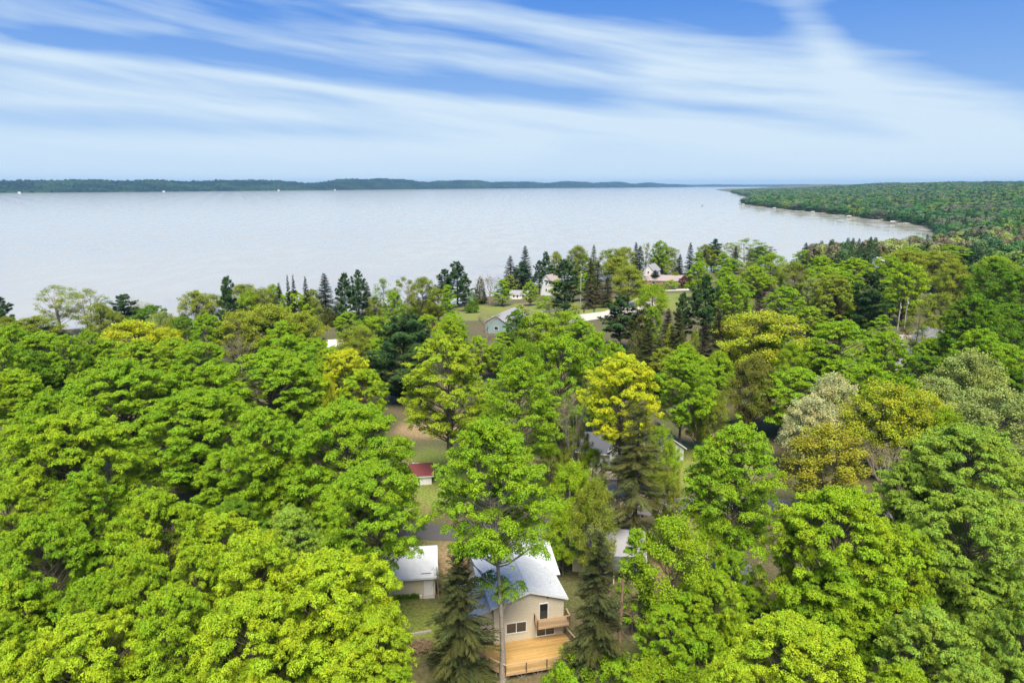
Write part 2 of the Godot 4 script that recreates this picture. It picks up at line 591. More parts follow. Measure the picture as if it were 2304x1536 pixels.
func pine(p: Dictionary) -> Array:
	rng.seed = p.seed
	var H: float = p.H
	var R: float = p.R
	var acc := {"v": PackedVector3Array(), "c": PackedColorArray()}
	var v := PackedVector3Array()
	var nn := PackedVector3Array()
	var ix := PackedInt32Array()
	var sway := Vector3(rng.randf_range(-0.4, 0.4), 0, rng.randf_range(-0.4, 0.4))
	var pts := [Vector3(0, -0.4, 0), Vector3(0, H * 0.35, 0), sway + Vector3(0, H * 0.7, 0), sway * 1.4 + Vector3(0, H * 0.96, 0)]
	tube(v, nn, ix, pts, [H * 0.017, H * 0.013, H * 0.008, 0.03], 8)
	var y: float = H * p.base
	while y < H * 0.97:
		var f: float = (y - H * p.base) / (H * (1.0 - p.base))
		var prof := sin(PI * pow(clampf(f * 0.86 + 0.12, 0, 1), p.get("shape", 0.75)))
		var n := rng.randi_range(4, 6)
		var spin := rng.randf() * TAU
		for k in n:
			if rng.randf() < 0.12:
				continue
			var a := spin + TAU * (k + rng.randf_range(-0.3, 0.3)) / n
			var length := maxf(0.5, R * prof * rng.randf_range(0.55, 1.12))
			var rise := lerpf(-0.06, 0.55, f) + rng.randf_range(-0.08, 0.1)
			var d := Vector3(cos(a), rise, sin(a)).normalized()
			var from := Vector3(0, y, 0) + sway * f
			var lift := Vector3(0, length * 0.12, 0)
			tube(v, nn, ix, [from, from + d * length * 0.5, from + d * length * 0.9 + lift], [0.09, 0.06, 0.02], 4)
			var c0 := tone(0.72, 1.0, 0.1)
			var m := int(p.dense * length * (1.0 + 0.4 * length / R))
			for j in m:
				var u := pow(rng.randf(), 0.6)
				u = lerpf(0.22, 1.0, u)
				var spread := 0.12 + 0.24 * length * sin(PI * clampf(u, 0.0, 0.92)) * 1.1
				var q := from + d * length * u + lift * u * u + Vector3(rng.randf_range(-1, 1) * spread, rng.randf_range(-0.12, 0.3), rng.randf_range(-1, 1) * spread)
				var up := (Vector3(0, 1, 0) + d * 0.7 + rand_unit() * 0.4).normalized()
				var b := rng.randf_range(0.8, 1.0)
				put(acc, "pine", Transform3D(aim(up, rng.randf() * TAU).scaled(Vector3.ONE * p.tuft * rng.randf_range(0.75, 1.25)), q), Color(c0.r * b, c0.g * b, c0.b * b))
		y += p.step * rng.randf_range(0.75, 1.25)
	return [array_mesh(v, nn, null, ix), crown_mesh(acc)]

func cone_bush(p: Dictionary) -> Array:
	# a dense conical evergreen: sprays all over an egg-shaped or conical body
	rng.seed = p.seed
	var acc := {"v": PackedVector3Array(), "c": PackedColorArray()}
	var v := PackedVector3Array()
	var nn := PackedVector3Array()
	var ix := PackedInt32Array()
	tube(v, nn, ix, [Vector3(0, -0.4, 0), Vector3(0, p.H * 0.9, 0)], [0.16, 0.02], 7)
	for k in p.tufts:
		var f := 1.0 - sqrt(rng.randf())
		f = clampf(f, 0.0, 0.98)
		var a := rng.randf() * TAU
		var bulge := 1.0 + 0.16 * sin(a * 3.0 + f * 9.0 + p.seed)
		var r: float = p.R * pow(1.0 - f, 0.7) * (0.55 + 0.45 * ss(0.0, 0.12, f)) * bulge * rng.randf_range(0.72, 1.04)
		var up := Vector3(cos(a) * 0.6, 1.0, sin(a) * 0.6).normalized()
		put(acc, "fine" if rng.randf() < 0.5 else "pine", Transform3D(aim(up, rng.randf() * TAU).scaled(Vector3.ONE * p.tuft * rng.randf_range(0.7, 1.2)), Vector3(cos(a) * r, p.H * (0.03 + 0.95 * f), sin(a) * r)), tone(0.68, 1.0, 0.1))
	return [array_mesh(v, nn, null, ix), crown_mesh(acc)]

func twig(v, nn, ix, acc: Dictionary, from: Vector3, dir: Vector3, length: float, r: float, depth: int, leafy: float) -> void:
	var to := from + dir * length
	var mid := from.lerp(to, 0.5) + rand_unit() * length * 0.07
	tube(v, nn, ix, [from, mid, to], [r, r * 0.8, r * 0.55], 5 if depth > 1 else 4)
	if depth == 0:
		if rng.randf() < leafy:
			put(acc, "fine", Transform3D(aim((Vector3.UP + rand_unit() * 0.4).normalized(), rng.randf() * TAU).scaled(Vector3.ONE * rng.randf_range(0.6, 1.1)), to), tone(0.6, 1.0, 0.1))
		return
	for k in rng.randi_range(3, 4):
		var d := (dir + rand_unit() * 0.62 + Vector3(0, 0.22, 0)).normalized()
		twig(v, nn, ix, acc, from.lerp(to, rng.randf_range(0.55, 1.0)), d, length * rng.randf_range(0.6, 0.82), r * 0.5, depth - 1, leafy)

func bare(p: Dictionary) -> Array:
	rng.seed = p.seed
	var acc := {"v": PackedVector3Array(), "c": PackedColorArray()}
	var v := PackedVector3Array()
	var nn := PackedVector3Array()
	var ix := PackedInt32Array()
	var H: float = p.H
	tube(v, nn, ix, [Vector3(0, -0.4, 0), Vector3(0.1, H * 0.2, 0), Vector3(0, H * 0.4, 0.1)], [H * 0.016, H * 0.012, H * 0.01], 8)
	for k in p.limbs:
		var a: float = TAU * k / float(p.limbs) + rng.randf_range(-0.4, 0.4)
		var d := Vector3(cos(a) * p.spread, 1, sin(a) * p.spread).normalized()
		twig(v, nn, ix, acc, Vector3(0, H * rng.randf_range(0.22, 0.4), 0), d, H * 0.25, H * 0.006, 3, p.leafy)
	return [array_mesh(v, nn, null, ix), crown_mesh(acc)]

func snag(p: Dictionary) -> Array:
	rng.seed = p.seed
	var acc := {"v": PackedVector3Array(), "c": PackedColorArray()}
	var v := PackedVector3Array()
	var nn := PackedVector3Array()
	var ix := PackedInt32Array()
	var H: float = p.H
	tube(v, nn, ix, [Vector3(0, -0.4, 0), Vector3(0.05, H * 0.4, 0), Vector3(0.25, H * 0.8, 0.1), Vector3(0.3, H, 0.1)], [0.34, 0.3, 0.24, 0.1], 9)
	for k in 16:
		var a := rng.randf() * TAU
		twig(v, nn, ix, acc, Vector3(0.2, H * rng.randf_range(0.55, 0.97), 0.05), Vector3(cos(a), -0.25, sin(a)).normalized(), 1.3, 0.03, 2, 0.35)
	return [array_mesh(v, nn, null, ix), crown_mesh(acc)]

# every species: the height and crown radius its models were drawn at, then the models (trunk, crown)
var species := {}
func make_species() -> void:
	make_tufts()
	var add := func(key: String, H: float, R: float, made: Array):
		if not species.has(key):
			species[key] = {"H": H, "R": R, "models": []}
		species[key].models.append(made)
	for k in 2:
		add.call("hugemaple", 23.0, 8.5, broadleaf({"seed": 150 + k, "H": 23.0, "R": 8.5, "base": 0.24, "lobes": 210, "lobe": 0.155, "tufts": 6600, "kind": "maple", "tuft": 0.98, "wide": 0.36, "power": 2.1 + 0.3 * k, "hue": 0.09, "trunk": 0.42}))
	for k in 5:
		add.call("bigmaple", 20.0, 5.0, broadleaf({"seed": 100 + k, "H": 20.0, "R": 5.0, "base": 0.34, "lobes": 120 + k * 8, "lobe": 0.20 + 0.012 * (k % 3), "tufts": 3000, "kind": "maple", "tuft": 0.82, "wide": 0.34 + 0.05 * (k % 3), "power": 2.0 + 0.3 * (k % 3), "hue": 0.10}))
	for k in 4:
		add.call("maple", 17.0, 6.0, broadleaf({"seed": 200 + k, "H": 17.0, "R": 6.0, "base": 0.2, "lobes": 110 + k * 6, "lobe": 0.19, "tufts": 2000, "kind": "maple", "tuft": 1.02, "wide": 0.32 + 0.03 * (k % 3), "power": 2.2 + 0.3 * (k % 3), "hue": 0.10}))
	for k in 4:
		add.call("oak", 17.0, 6.0, broadleaf({"seed": 300 + k, "H": 17.0, "R": 6.0, "base": 0.2, "lobes": 70 + k * 4, "lobe": 0.2, "tufts": 1750, "kind": "fine", "tuft": 1.3, "wide": 0.36 + 0.05 * (k % 3), "power": 1.8 + 0.3 * (k % 3), "hue": 0.09, "flat": 0.8}))
	for k in 2:
		add.call("column", 15.0, 3.2, broadleaf({"seed": 400 + k, "H": 15.0, "R": 3.2, "base": 0.14, "lobes": 40, "lobe": 0.3, "tufts": 750, "kind": "maple", "tuft": 1.0, "wide": 0.3, "power": 1.5, "hue": 0.08}))
	for k in 1:
		add.call("willow", 13.0, 5.0, broadleaf({"seed": 430 + k, "H": 13.0, "R": 5.0, "base": 0.12, "lobes": 46, "lobe": 0.26, "tufts": 1500, "kind": "stream", "tuft": 1.25, "wide": 0.34, "power": 2.2, "hue": 0.1, "flat": 1.0}))
	for k in 2:
		add.call("poplar", 20.0, 4.0, broadleaf({"seed": 450 + k, "H": 20.0, "R": 4.0, "base": 0.28, "lobes": 40, "lobe": 0.24, "tufts": 620, "kind": "fine", "tuft": 1.25, "wide": 0.45, "power": 2.0, "hue": 0.1, "trunk": 0.2}))
	for k in 2:
		add.call("cotton", 20.0, 6.0, broadleaf({"seed": 470 + k, "H": 20.0, "R": 6.0, "base": 0.3, "lobes": 34, "lobe": 0.19, "tufts": 760, "kind": "fine", "tuft": 1.3, "wide": 0.6, "power": 2.4, "hue": 0.12, "trunk": 0.42, "stems": 2, "upbias": 0.3}))
	for k in 3:
		add.call("shrub", 6.0, 4.0, broadleaf({"seed": 500 + k, "H": 6.0, "R": 4.0, "base": 0.03, "lobes": 34, "lobe": 0.26, "tufts": 750, "kind": "maple" if k % 2 == 0 else "fine", "tuft": 0.85, "wide": 0.3, "power": 2.0, "hue": 0.1, "trunk": 0.1, "stems": 3}))
	add.call("tallmaple", 27.0, 6.0, broadleaf({"seed": 610, "H": 27.0, "R": 6.0, "base": 0.37, "lobes": 110, "lobe": 0.2, "tufts": 2500, "kind": "maple", "tuft": 0.9, "wide": 0.42, "power": 2.0, "hue": 0.09, "trunk": 0.42, "stems": 2}))
	add.call("tallmaple", 27.0, 6.0, broadleaf({"seed": 611, "H": 27.0, "R": 6.0, "base": 0.40, "lobes": 110, "lobe": 0.2, "tufts": 2500, "kind": "maple", "tuft": 0.9, "wide": 0.36, "power": 1.8, "hue": 0.08, "trunk": 0.36}))
	add.call("frontmaple", 30.0, 6.0, broadleaf({"seed": 620, "H": 30.0, "R": 6.0, "base": 0.52, "lobes": 125, "lobe": 0.215, "tufts": 3700, "kind": "maple", "tuft": 0.86, "wide": 0.30, "power": 1.5, "hue": 0.08, "trunk": 0.36, "lean": Vector3(1.6, 0, 0), "extra": [[Vector3(-0.9, 10.6, 0.6), 1.2], [Vector3(0.9, 11.2, 0.9), 1.5], [Vector3(2.4, 11.0, 0.2), 1.2], [Vector3(0.2, 9.6, 0.9), 1.1], [Vector3(4.2, 14.6, 0.3), 1.3], [Vector3(5.2, 14.0, 0.6), 1.0]]}))
	for k in 1:
		add.call("highmaple", 26.0, 6.0, broadleaf({"seed": 640 + k, "H": 26.0, "R": 6.0, "base": 0.5, "lobes": 100, "lobe": 0.2, "tufts": 2600, "kind": "maple", "tuft": 0.88, "wide": 0.4, "power": 2.2, "hue": 0.08, "trunk": 0.34}))
	add.call("sidemaple", 22.0, 6.0, broadleaf({"seed": 630, "H": 22.0, "R": 6.0, "base": 0.46, "lobes": 110, "lobe": 0.2, "tufts": 2600, "kind": "maple", "tuft": 0.88, "wide": 0.4, "power": 2.0, "hue": 0.08, "trunk": 0.34, "lean": Vector3(-0.9, 0, 0)}))
	for k in 2:
		add.call("spruce", 22.0, 4.4, spruce({"seed": 700 + k, "H": 22.0, "R": 4.4, "base": 0.05, "per": 10, "step": 0.85, "girth": 1.1, "ragged": 0.8, "taper": 0.72}))
	for k in 3:
		add.call("nearspruce", 18.0, 4.6, spruce({"seed": 720 + k, "H": 18.0, "R": 4.6, "base": 0.07, "per": 8, "step": 0.42, "girth": 0.5, "ragged": 0.25, "gaps": 0.22 + 0.08 * (k % 2), "taper": 0.7}))
	add.call("openspruce", 22.0, 5.0, spruce({"seed": 735, "H": 22.0, "R": 5.0, "base": 0.12, "per": 6, "step": 0.55, "girth": 0.6, "ragged": 0.25, "gaps": 0.34, "taper": 0.6}))
	for k in 4:
		add.call("pine", 22.0, 5.2, pine({"seed": 740 + k, "H": 22.0, "R": 5.2, "base": 0.22, "step": 1.15, "dense": 6.5, "tuft": 1.35}))
	add.call("pinebig", 22.0, 8.5, pine({"seed": 760, "H": 22.0, "R": 8.5, "base": 0.1, "step": 0.8, "dense": 7.0, "tuft": 1.25, "shape": 0.9}))
	for k in 3:
		add.call("cedar", 12.0, 3.6, cone_bush({"seed": 780 + k, "H": 12.0, "R": 3.6, "tufts": 750, "tuft": 1.25}))
	for k in 3:
		add.call("bare", 16.0, 4.6, bare({"seed": 800 + k, "H": 16.0, "limbs": 7, "spread": 0.55, "leafy": 0.45}))
	add.call("snag", 14.0, 2.0, snag({"seed": 820, "H": 14.0}))

# ------------------------------------------------------------------ every single tree: species, model, leaf colour, x, z, height, crown radius, turn; then its label
const TREES := [
	["pine", 0, "pine", -182.1, -239.8, 19.0, 5.5, 120, "dark pine cut by the left edge of the frame at the shore", "trees on the lake shore at far left"],
	["oak", 0, "olive", -154.5, -217.1, 13.0, 8.6, 155, "olive-green oak on the lake shore at far left, third from the left", "trees on the lake shore at far left"],
	["cotton", 0, "sage", -187.3, -279.7, 21.0, 9.6, 52, "tall sparse grey-green tree with pale forked trunk at far left shore", "trees on the lake shore at far left"],
	["cotton", 1, "sage", -169.7, -269.5, 20.0, 8.4, 202, "sparse tree with pale trunk leaning right, beside the forked grey-green tree", "trees on the lake shore at far left"],
	["oak", 1, "taupe", -154.9, -223.2, 9.0, 6.7, 245, "grey-brown oak on the lake shore at far left, rightmost", "trees on the lake shore at far left"],
	["oak", 2, "taupe", -169.3, -227.7, 9.0, 5.3, 79, "grey-brown oak on the lake shore at far left, leftmost", "trees on the lake shore at far left"],
	["oak", 3, "olive", -141.5, -231.3, 16.0, 5.7, 46, "olive-green oak on the lake shore at far left, fourth from the left", "trees on the lake shore at far left"],
	["pine", 1, "pine", -153.9, -266.7, 18.0, 6.6, 34, "broad dark pine on the left shore right of the pale trunks", "trees on the lake shore at far left"],
	["bare", 0, "sage", -150.1, -273.5, 16.0, 4.5, 10, "thin half-bare tree leaning right beside the broad left pine", "trees on the lake shore at far left"],
	["maple", 0, "deep", -131.6, -245.4, 14.0, 6.9, 205, "rounded dark green tree right of the broad left shore pine", "trees on the lake shore at far left"],
	["willow", 0, "sage", -122.8, -235.6, 12.0, 6.2, 281, "pale sage willow-like tree on the left shore", "trees on the lake shore at far left"],
	["oak", 4, "olivegold", -127.7, -272.5, 18.0, 7.3, 148, "olive-gold rounded tree standing alone on the left shore skyline", "trees on the shore skyline left of centre"],
	["pine", 2, "pine", -84.8, -201.6, 26.0, 4.1, 30, "tall blue-green pine rising behind yellow-green trees on the left shore", "trees on the shore skyline left of centre"],
	["oak", 5, "olive", -116.8, -293.5, 19.0, 9.6, 113, "olive-green oak on the shore skyline left of centre, second from the left", "trees on the shore skyline left of centre"],
	["oak", 6, "olive", -102.6, -279.0, 18.0, 6.4, 266, "olive-green oak on the shore skyline left of centre, third from the left", "trees on the shore skyline left of centre"],
	["oak", 7, "lime", -106.6, -302.6, 18.0, 4.9, 274, "lime-green oak on the shore skyline left of centre, second from the left", "trees on the shore skyline left of centre"],
	["spruce", 0, "spruce", -76.2, -221.7, 22.0, 3.2, 184, "dark spruce on the shore skyline left of centre", "trees on the shore skyline left of centre"],
	["spruce", 1, "spruce", -70.3, -212.9, 25.0, 1.9, 141, "left one of two slim twin spruces on the shore skyline", "trees on the shore skyline left of centre"],
	["spruce", 2, "spruce", -69.0, -214.3, 25.0, 2.1, 88, "right one of two slim twin spruces on the shore skyline", "trees on the shore skyline left of centre"],
	["spruce", 3, "spruce", -66.0, -216.9, 24.0, 2.8, 54, "slim spruce standing right of the twin spruces", "trees on the shore skyline left of centre"],
	["maple", 1, "lime", -69.6, -215.1, 19.6, 5.3, 134, "lime-green maple on the shore skyline left of centre, leftmost", "trees on the shore skyline left of centre"],
	["oak", 8, "olive", -78.7, -265.3, 14.0, 4.4, 109, "olive-green oak on the shore skyline left of centre, fifth from the left", "trees on the shore skyline left of centre"],
	["spruce", 4, "spruce", -80.4, -291.2, 23.0, 6.6, 13, "perfectly conical dark spruce on the shore left of the tall pines", "trees on the shore skyline left of centre"],
	["pine", 3, "pine", -59.0, -238.4, 24.0, 3.9, 328, "left one of two tall pines with bare trunks on the shore", "trees on the shore skyline left of centre"],
	["pine", 4, "pine", -56.3, -247.4, 24.0, 4.2, 133, "right one of two tall pines with bare trunks on the shore", "trees on the shore skyline left of centre"],
	["spruce", 5, "brownspruce", -57.1, -266.4, 19.0, 4.6, 139, "brownish spruce right of the two tall shore pines", "trees on the shore skyline left of centre"],
	["cedar", 0, "cedar", -77.5, -284.5, 9.0, 4.9, 99, "low rounded dark cedar below the conical shore spruce", "trees on the shore skyline left of centre"],
	["poplar", 0, "fresh", -50.1, -262.9, 20.0, 4.6, 84, "pale fresh-green see-through tree with slim trunk at the water", "trees on the shore skyline left of centre"],
	["cotton", 2, "olive", -42.3, -262.3, 20.0, 5.3, 158, "olive-green tall sparse tree on the shore by the beach lawn", "trees on the shore by the beach lawn"],
	["oak", 9, "olive", -37.7, -286.4, 19.0, 6.7, 148, "olive-green oak on the shore by the beach lawn, second from the left", "trees on the shore by the beach lawn"],
	["cedar", 1, "deep", -46.8, -304.8, 10.0, 5.0, 321, "deep green cedar on the shore by the beach lawn, leftmost", "trees on the shore by the beach lawn"],
	["cedar", 2, "cedar", -38.2, -311.0, 10.0, 6.1, 190, "dark olive cedar on the shore by the beach lawn, leftmost", "trees on the shore by the beach lawn"],
	["oak", 10, "olive", -42.1, -309.8, 8.0, 5.1, 44, "olive-green oak on the shore by the beach lawn, leftmost", "trees on the shore by the beach lawn"],
	["pine", 5, "pine", -33.5, -339.3, 21.0, 5.7, 310, "dark pine on the shore by the beach lawn, leftmost", "trees on the shore by the beach lawn"],
	["pine", 6, "pine", -28.1, -349.1, 24.0, 7.5, 172, "tallest dark pine of the cluster left of the beach lawn", "trees on the shore by the beach lawn"],
	["pine", 7, "pine", -22.9, -328.9, 18.0, 4.3, 343, "dark pine on the shore by the beach lawn, rightmost", "trees on the shore by the beach lawn"],
	["column", 0, "green", -25.8, -272.2, 16.0, 3.6, 198, "narrow bright green upright tree on the lawn by the beach", "trees on the shore by the beach lawn"],
	["cedar", 3, "cedar", -16.9, -359.9, 15.0, 4.0, 259, "dark olive cedar on the shore by the beach lawn, rightmost", "trees on the shore by the beach lawn"],
	["bare", 1, "purple", -11.5, -352.1, 17.0, 6.7, 127, "purplish-brown thinly leaved tree on the beach lawn", "trees on the shore by the beach lawn"],
	["column", 1, "green", -5.0, -346.2, 14.0, 5.1, 91, "fresh green upright tree on the shore by the beach lawn", "trees on the shore by the beach lawn"],
	["maple", 2, "olive", -0.5, -392.6, 11.2, 5.1, 126, "olive-green maple on the shore by the beach lawn", "trees on the shore by the beach lawn"],
	["spruce", 6, "brownspruce", -1.0, -398.0, 22.0, 6.5, 242, "brownish spruce on the shore by the beach lawn", "trees on the shore by the beach lawn"],
	["spruce", 7, "spruce", 8.0, -414.8, 26.2, 6.7, 143, "tallest spruce left of the white gabled lake house", "trees behind the parking lot"],
	["pine", 8, "pine", 5.9, -397.3, 18.0, 7.2, 45, "round-topped dark pine behind the white lakeside cottage", "trees behind the parking lot"],
	["pine", 9, "pine", 15.4, -382.0, 20.0, 4.2, 280, "dark pine behind the parking lot, leftmost", "trees behind the parking lot"],
	["pine", 10, "pine", 20.5, -411.7, 23.0, 4.0, 153, "dark pine behind the parking lot, second from the left", "trees behind the parking lot"],
	["oak", 11, "olivegold", 27.0, -416.9, 22.0, 5.4, 3, "olive-gold oak behind the parking lot, leftmost", "trees behind the parking lot"],
	["pine", 11, "pine", 20.7, -266.1, 25.0, 6.7, 149, "large dark pine in front of the white gabled lake house", "trees behind the parking lot"],
	["maple", 3, "lime", 9.1, -340.6, 12.4, 4.4, 293, "lime-green maple behind the parking lot, leftmost", "trees behind the parking lot"],
	["shrub", 0, "sage", 3.1, -292.2, 5.0, 4.8, 159, "pale sage shrub on the shore by the beach lawn", "shrubs between the houses"],
	["shrub", 1, "sage", 16.9, -277.4, 8.0, 4.6, 260, "pinkish-tipped round shrub beside the parking lot road", "shrubs between the houses"],
	["shrub", 2, "green", 15.6, -325.5, 6.0, 4.3, 99, "fresh green shrub among the trees", "shrubs between the houses"],
	["shrub", 3, "olive", 24.9, -284.2, 5.0, 3.7, 211, "olive-green shrub among the trees", "shrubs between the houses"],
	["oak", 12, "olive", 41.9, -438.8, 23.9, 8.5, 216, "olive-green oak behind the parking lot, leftmost", "trees behind the parking lot"],
	["oak", 13, "lime", 45.1, -441.1, 18.3, 8.6, 306, "lime-green oak behind the parking lot", "trees behind the parking lot"],
	["spruce", 8, "olive", 52.0, -436.0, 25.0, 5.1, 147, "tall yellowish spruce among the oaks behind the parking lot", "trees behind the parking lot"],
	["spruce", 9, "brownspruce", 35.3, -306.4, 23.0, 4.7, 220, "brownish spruce behind the parking lot, leftmost", "trees behind the parking lot"],
	["spruce", 10, "brownspruce", 40.5, -321.6, 21.0, 5.0, 231, "brownish spruce behind the parking lot, second from the left", "trees behind the parking lot"],
	["maple", 4, "green", 36.7, -339.8, 14.0, 5.5, 82, "bright green tree with dark trunk behind the utility pole", "trees behind the parking lot"],
	["oak", 14, "olive", 65.3, -447.0, 21.0, 10.1, 119, "olive-green oak behind the parking lot, rightmost", "trees behind the parking lot"],
	["oak", 15, "olivegold", 75.0, -459.2, 21.2, 10.4, 156, "olive-gold oak behind the parking lot, rightmost", "trees behind the parking lot"],
	["oak", 16, "olivegold", 60.2, -390.3, 18.0, 10.1, 132, "olive-gold oak behind the parking lot, second from the left", "trees behind the parking lot"],
	["spruce", 11, "brownspruce", 43.2, -306.9, 14.0, 4.2, 22, "brownish spruce behind the parking lot, rightmost", "trees behind the parking lot"],
	["spruce", 12, "spruce", 82.7, -458.3, 25.0, 5.0, 41, "dark spruce behind the parking lot", "trees behind the parking lot"],
	["spruce", 13, "spruce", 66.5, -356.7, 24.0, 5.5, 23, "dark spruce by the long low building, leftmost", "trees by the long low building"],
	["cotton", 3, "olive", 92.4, -469.5, 23.0, 5.5, 236, "olive-green tall sparse tree by the long low building", "trees by the long low building"],
	["oak", 17, "olivegold", 52.4, -305.7, 18.0, 8.3, 320, "big rounded yellow-green tree left of the long low building", "trees behind the parking lot"],
	["maple", 5, "green", 101.1, -468.1, 24.8, 6.3, 143, "fresh green maple by the long low building, leftmost", "trees by the long low building"],
	["oak", 18, "olive", 107.8, -475.8, 20.0, 8.9, 265, "olive-green oak by the long low building", "trees by the long low building"],
	["willow", 1, "sage", 105.8, -468.7, 12.0, 6.1, 273, "pale sage willow-like tree by the long low building", "trees by the long low building"],
	["spruce", 14, "spruce", 113.8, -464.0, 16.0, 4.6, 331, "dark spruce by the long low building, second from the left", "trees by the long low building"],
	["spruce", 15, "spruce", 83.1, -395.6, 9.0, 5.4, 241, "small dark blue spruce in front of the long low building", "trees by the long low building"],
	["shrub", 4, "maroon", 115.2, -476.4, 6.0, 4.6, 358, "dark red shrub behind the long low building's roof", "shrubs between the houses"],
	["shrub", 5, "maroon", 92.4, -362.6, 6.0, 4.0, 175, "dark red shrub at the right end of the long low building", "shrubs between the houses"],
	["spruce", 16, "spruce", 97.3, -374.6, 24.0, 4.7, 74, "dark spruce by the long low building, rightmost", "trees by the long low building"],
	["column", 2, "green", 129.1, -473.9, 16.0, 5.5, 344, "fresh green upright tree on the shore right of centre, leftmost", "trees on the shore right of centre"],
	["oak", 19, "olive", 139.9, -497.3, 19.7, 7.1, 100, "olive-green oak on the shore right of centre, leftmost", "trees on the shore right of centre"],
	["pine", 12, "pine", 148.4, -502.1, 23.5, 6.5, 34, "flat-topped pine rising above the shore trees right of centre", "trees on the shore right of centre"],
	["maple", 6, "olive", 146.3, -501.1, 17.5, 7.8, 211, "olive-green maple on the shore right of centre", "trees on the shore right of centre"],
	["cotton", 4, "sage", 160.1, -508.9, 20.1, 9.2, 103, "pale sage tall sparse tree on the shore right of centre", "trees on the shore right of centre"],
	["spruce", 17, "brownspruce", 162.5, -498.7, 19.0, 4.1, 325, "brownish spruce on the shore right of centre", "trees on the shore right of centre"],
	["cotton", 5, "green", 177.2, -519.0, 22.2, 13.4, 323, "fresh green tall sparse tree on the shore right of centre", "trees on the shore right of centre"],
	["maple", 7, "green", 189.6, -526.1, 15.6, 10.2, 225, "fresh green maple on the shore right of centre, rightmost", "trees on the shore right of centre"],
	["cotton", 6, "taupe", 194.6, -528.9, 16.4, 8.5, 141, "grey-brown tall sparse tree on the shore right of centre", "trees on the shore right of centre"],
	["column", 3, "green", 119.3, -385.9, 17.0, 5.5, 94, "fresh green upright tree on the shore right of centre, second from the left", "trees on the shore right of centre"],
	["maple", 8, "green", 85.8, -312.6, 17.9, 6.1, 182, "fresh green maple on the shore right of centre, leftmost", "trees on the shore right of centre"],
	["willow", 2, "olive", 94.9, -396.1, 7.0, 3.1, 223, "olive-green willow-like tree by the long low building", "trees by the long low building"],
	["willow", 3, "lime", 58.4, -280.7, 12.0, 7.2, 301, "light green feathery tree in front of the long low building", "trees by the long low building"],
	["shrub", 6, "green", 83.2, -355.9, 5.0, 4.6, 164, "fresh green shrub by the long low building", "shrubs between the houses"],
	["pine", 13, "pine", 34.7, -215.4, 18.0, 6.5, 324, "spreading dark pine beside the pale parking lot", "trees around the parking lot pines"],
	["pine", 14, "cedar", 35.1, -184.9, 19.0, 4.3, 285, "dark olive pine around the parking lot pines", "trees around the parking lot pines"],
	["maple", 9, "green", 43.6, -208.4, 15.5, 3.3, 101, "fresh green maple around the parking lot pines, second from the left", "trees around the parking lot pines"],
	["spruce", 18, "brownspruce", 45.8, -196.8, 17.0, 4.0, 165, "brownish spruce around the parking lot pines, leftmost", "trees around the parking lot pines"],
	["pine", 15, "pine", 53.1, -208.9, 20.0, 3.1, 51, "dark pine by the long low building", "trees by the long low building"],
	["pine", 16, "pine", 57.8, -201.7, 26.0, 5.3, 31, "tall dark pine with bare trunk right of the long low building", "trees around the parking lot pines"],
	["maple", 10, "green", 75.2, -232.7, 22.0, 7.3, 117, "dense bright green tree right of the tall bare-trunked pine", "trees around the parking lot pines"],
	["maple", 11, "green", 84.1, -253.2, 14.9, 5.8, 142, "fresh green maple around the parking lot pines, rightmost", "trees around the parking lot pines"],
	["spruce", 19, "cedar", 48.0, -192.7, 18.0, 3.6, 298, "dark olive spruce around the parking lot pines, rightmost", "trees around the parking lot pines"],
	["spruce", 20, "cedar", 34.6, -169.3, 17.0, 4.7, 315, "dark olive spruce around the parking lot pines, second from the left", "trees around the parking lot pines"],
	["cedar", 4, "cedar", 32.3, -178.0, 14.0, 3.5, 121, "dark olive cedar around the parking lot pines, leftmost", "trees around the parking lot pines"],
	["cedar", 5, "olivegold", 46.2, -195.1, 13.0, 2.8, 62, "olive-gold cedar around the parking lot pines", "trees around the parking lot pines"],
	["cedar", 6, "olive", 51.7, -188.7, 13.0, 2.8, 169, "olive-green cedar around the parking lot pines", "trees around the parking lot pines"],
	["cedar", 7, "cedar", 48.6, -190.4, 12.0, 2.5, 90, "dark olive cedar around the parking lot pines, rightmost", "trees around the parking lot pines"],
	["spruce", 21, "cedar", 29.3, -163.8, 12.0, 3.8, 148, "dark olive spruce around the parking lot pines, leftmost", "trees around the parking lot pines"],
	["maple", 12, "lime", 46.0, -175.6, 11.5, 3.5, 235, "lime-green maple around the parking lot pines, leftmost", "trees around the parking lot pines"],
	["spruce", 22, "brownspruce", 56.6, -183.6, 19.0, 3.9, 13, "brownish spruce around the parking lot pines, third from the left", "trees around the parking lot pines"],
	["spruce", 23, "brownspruce", 63.2, -192.7, 18.0, 3.2, 21, "brownish spruce around the parking lot pines, fourth from the left", "trees around the parking lot pines"],
	["spruce", 24, "brownspruce", 71.7, -206.7, 18.0, 3.2, 182, "brownish spruce around the parking lot pines, rightmost", "trees around the parking lot pines"],
	["spruce", 25, "brownspruce", 77.6, -211.6, 20.0, 4.7, 357, "brownish spruce in the right-hand woods below the bay", "trees in the right-hand woods below the bay"],
	["maple", 13, "lime", 112.8, -317.9, 15.2, 6.2, 42, "lime-green maple on the shore right of centre", "trees on the shore right of centre"],
	["oak", 20, "lime", 128.0, -337.6, 19.0, 9.4, 146, "lime-green oak on the shore right of centre", "trees on the shore right of centre"],
	["oak", 21, "olive", 127.6, -307.2, 18.0, 7.4, 345, "olive-green oak in the right-hand woods below the bay", "trees in the right-hand woods below the bay"],
	["column", 4, "green", 101.2, -324.3, 14.0, 4.8, 167, "fresh green upright tree on the shore right of centre, rightmost", "trees on the shore right of centre"],
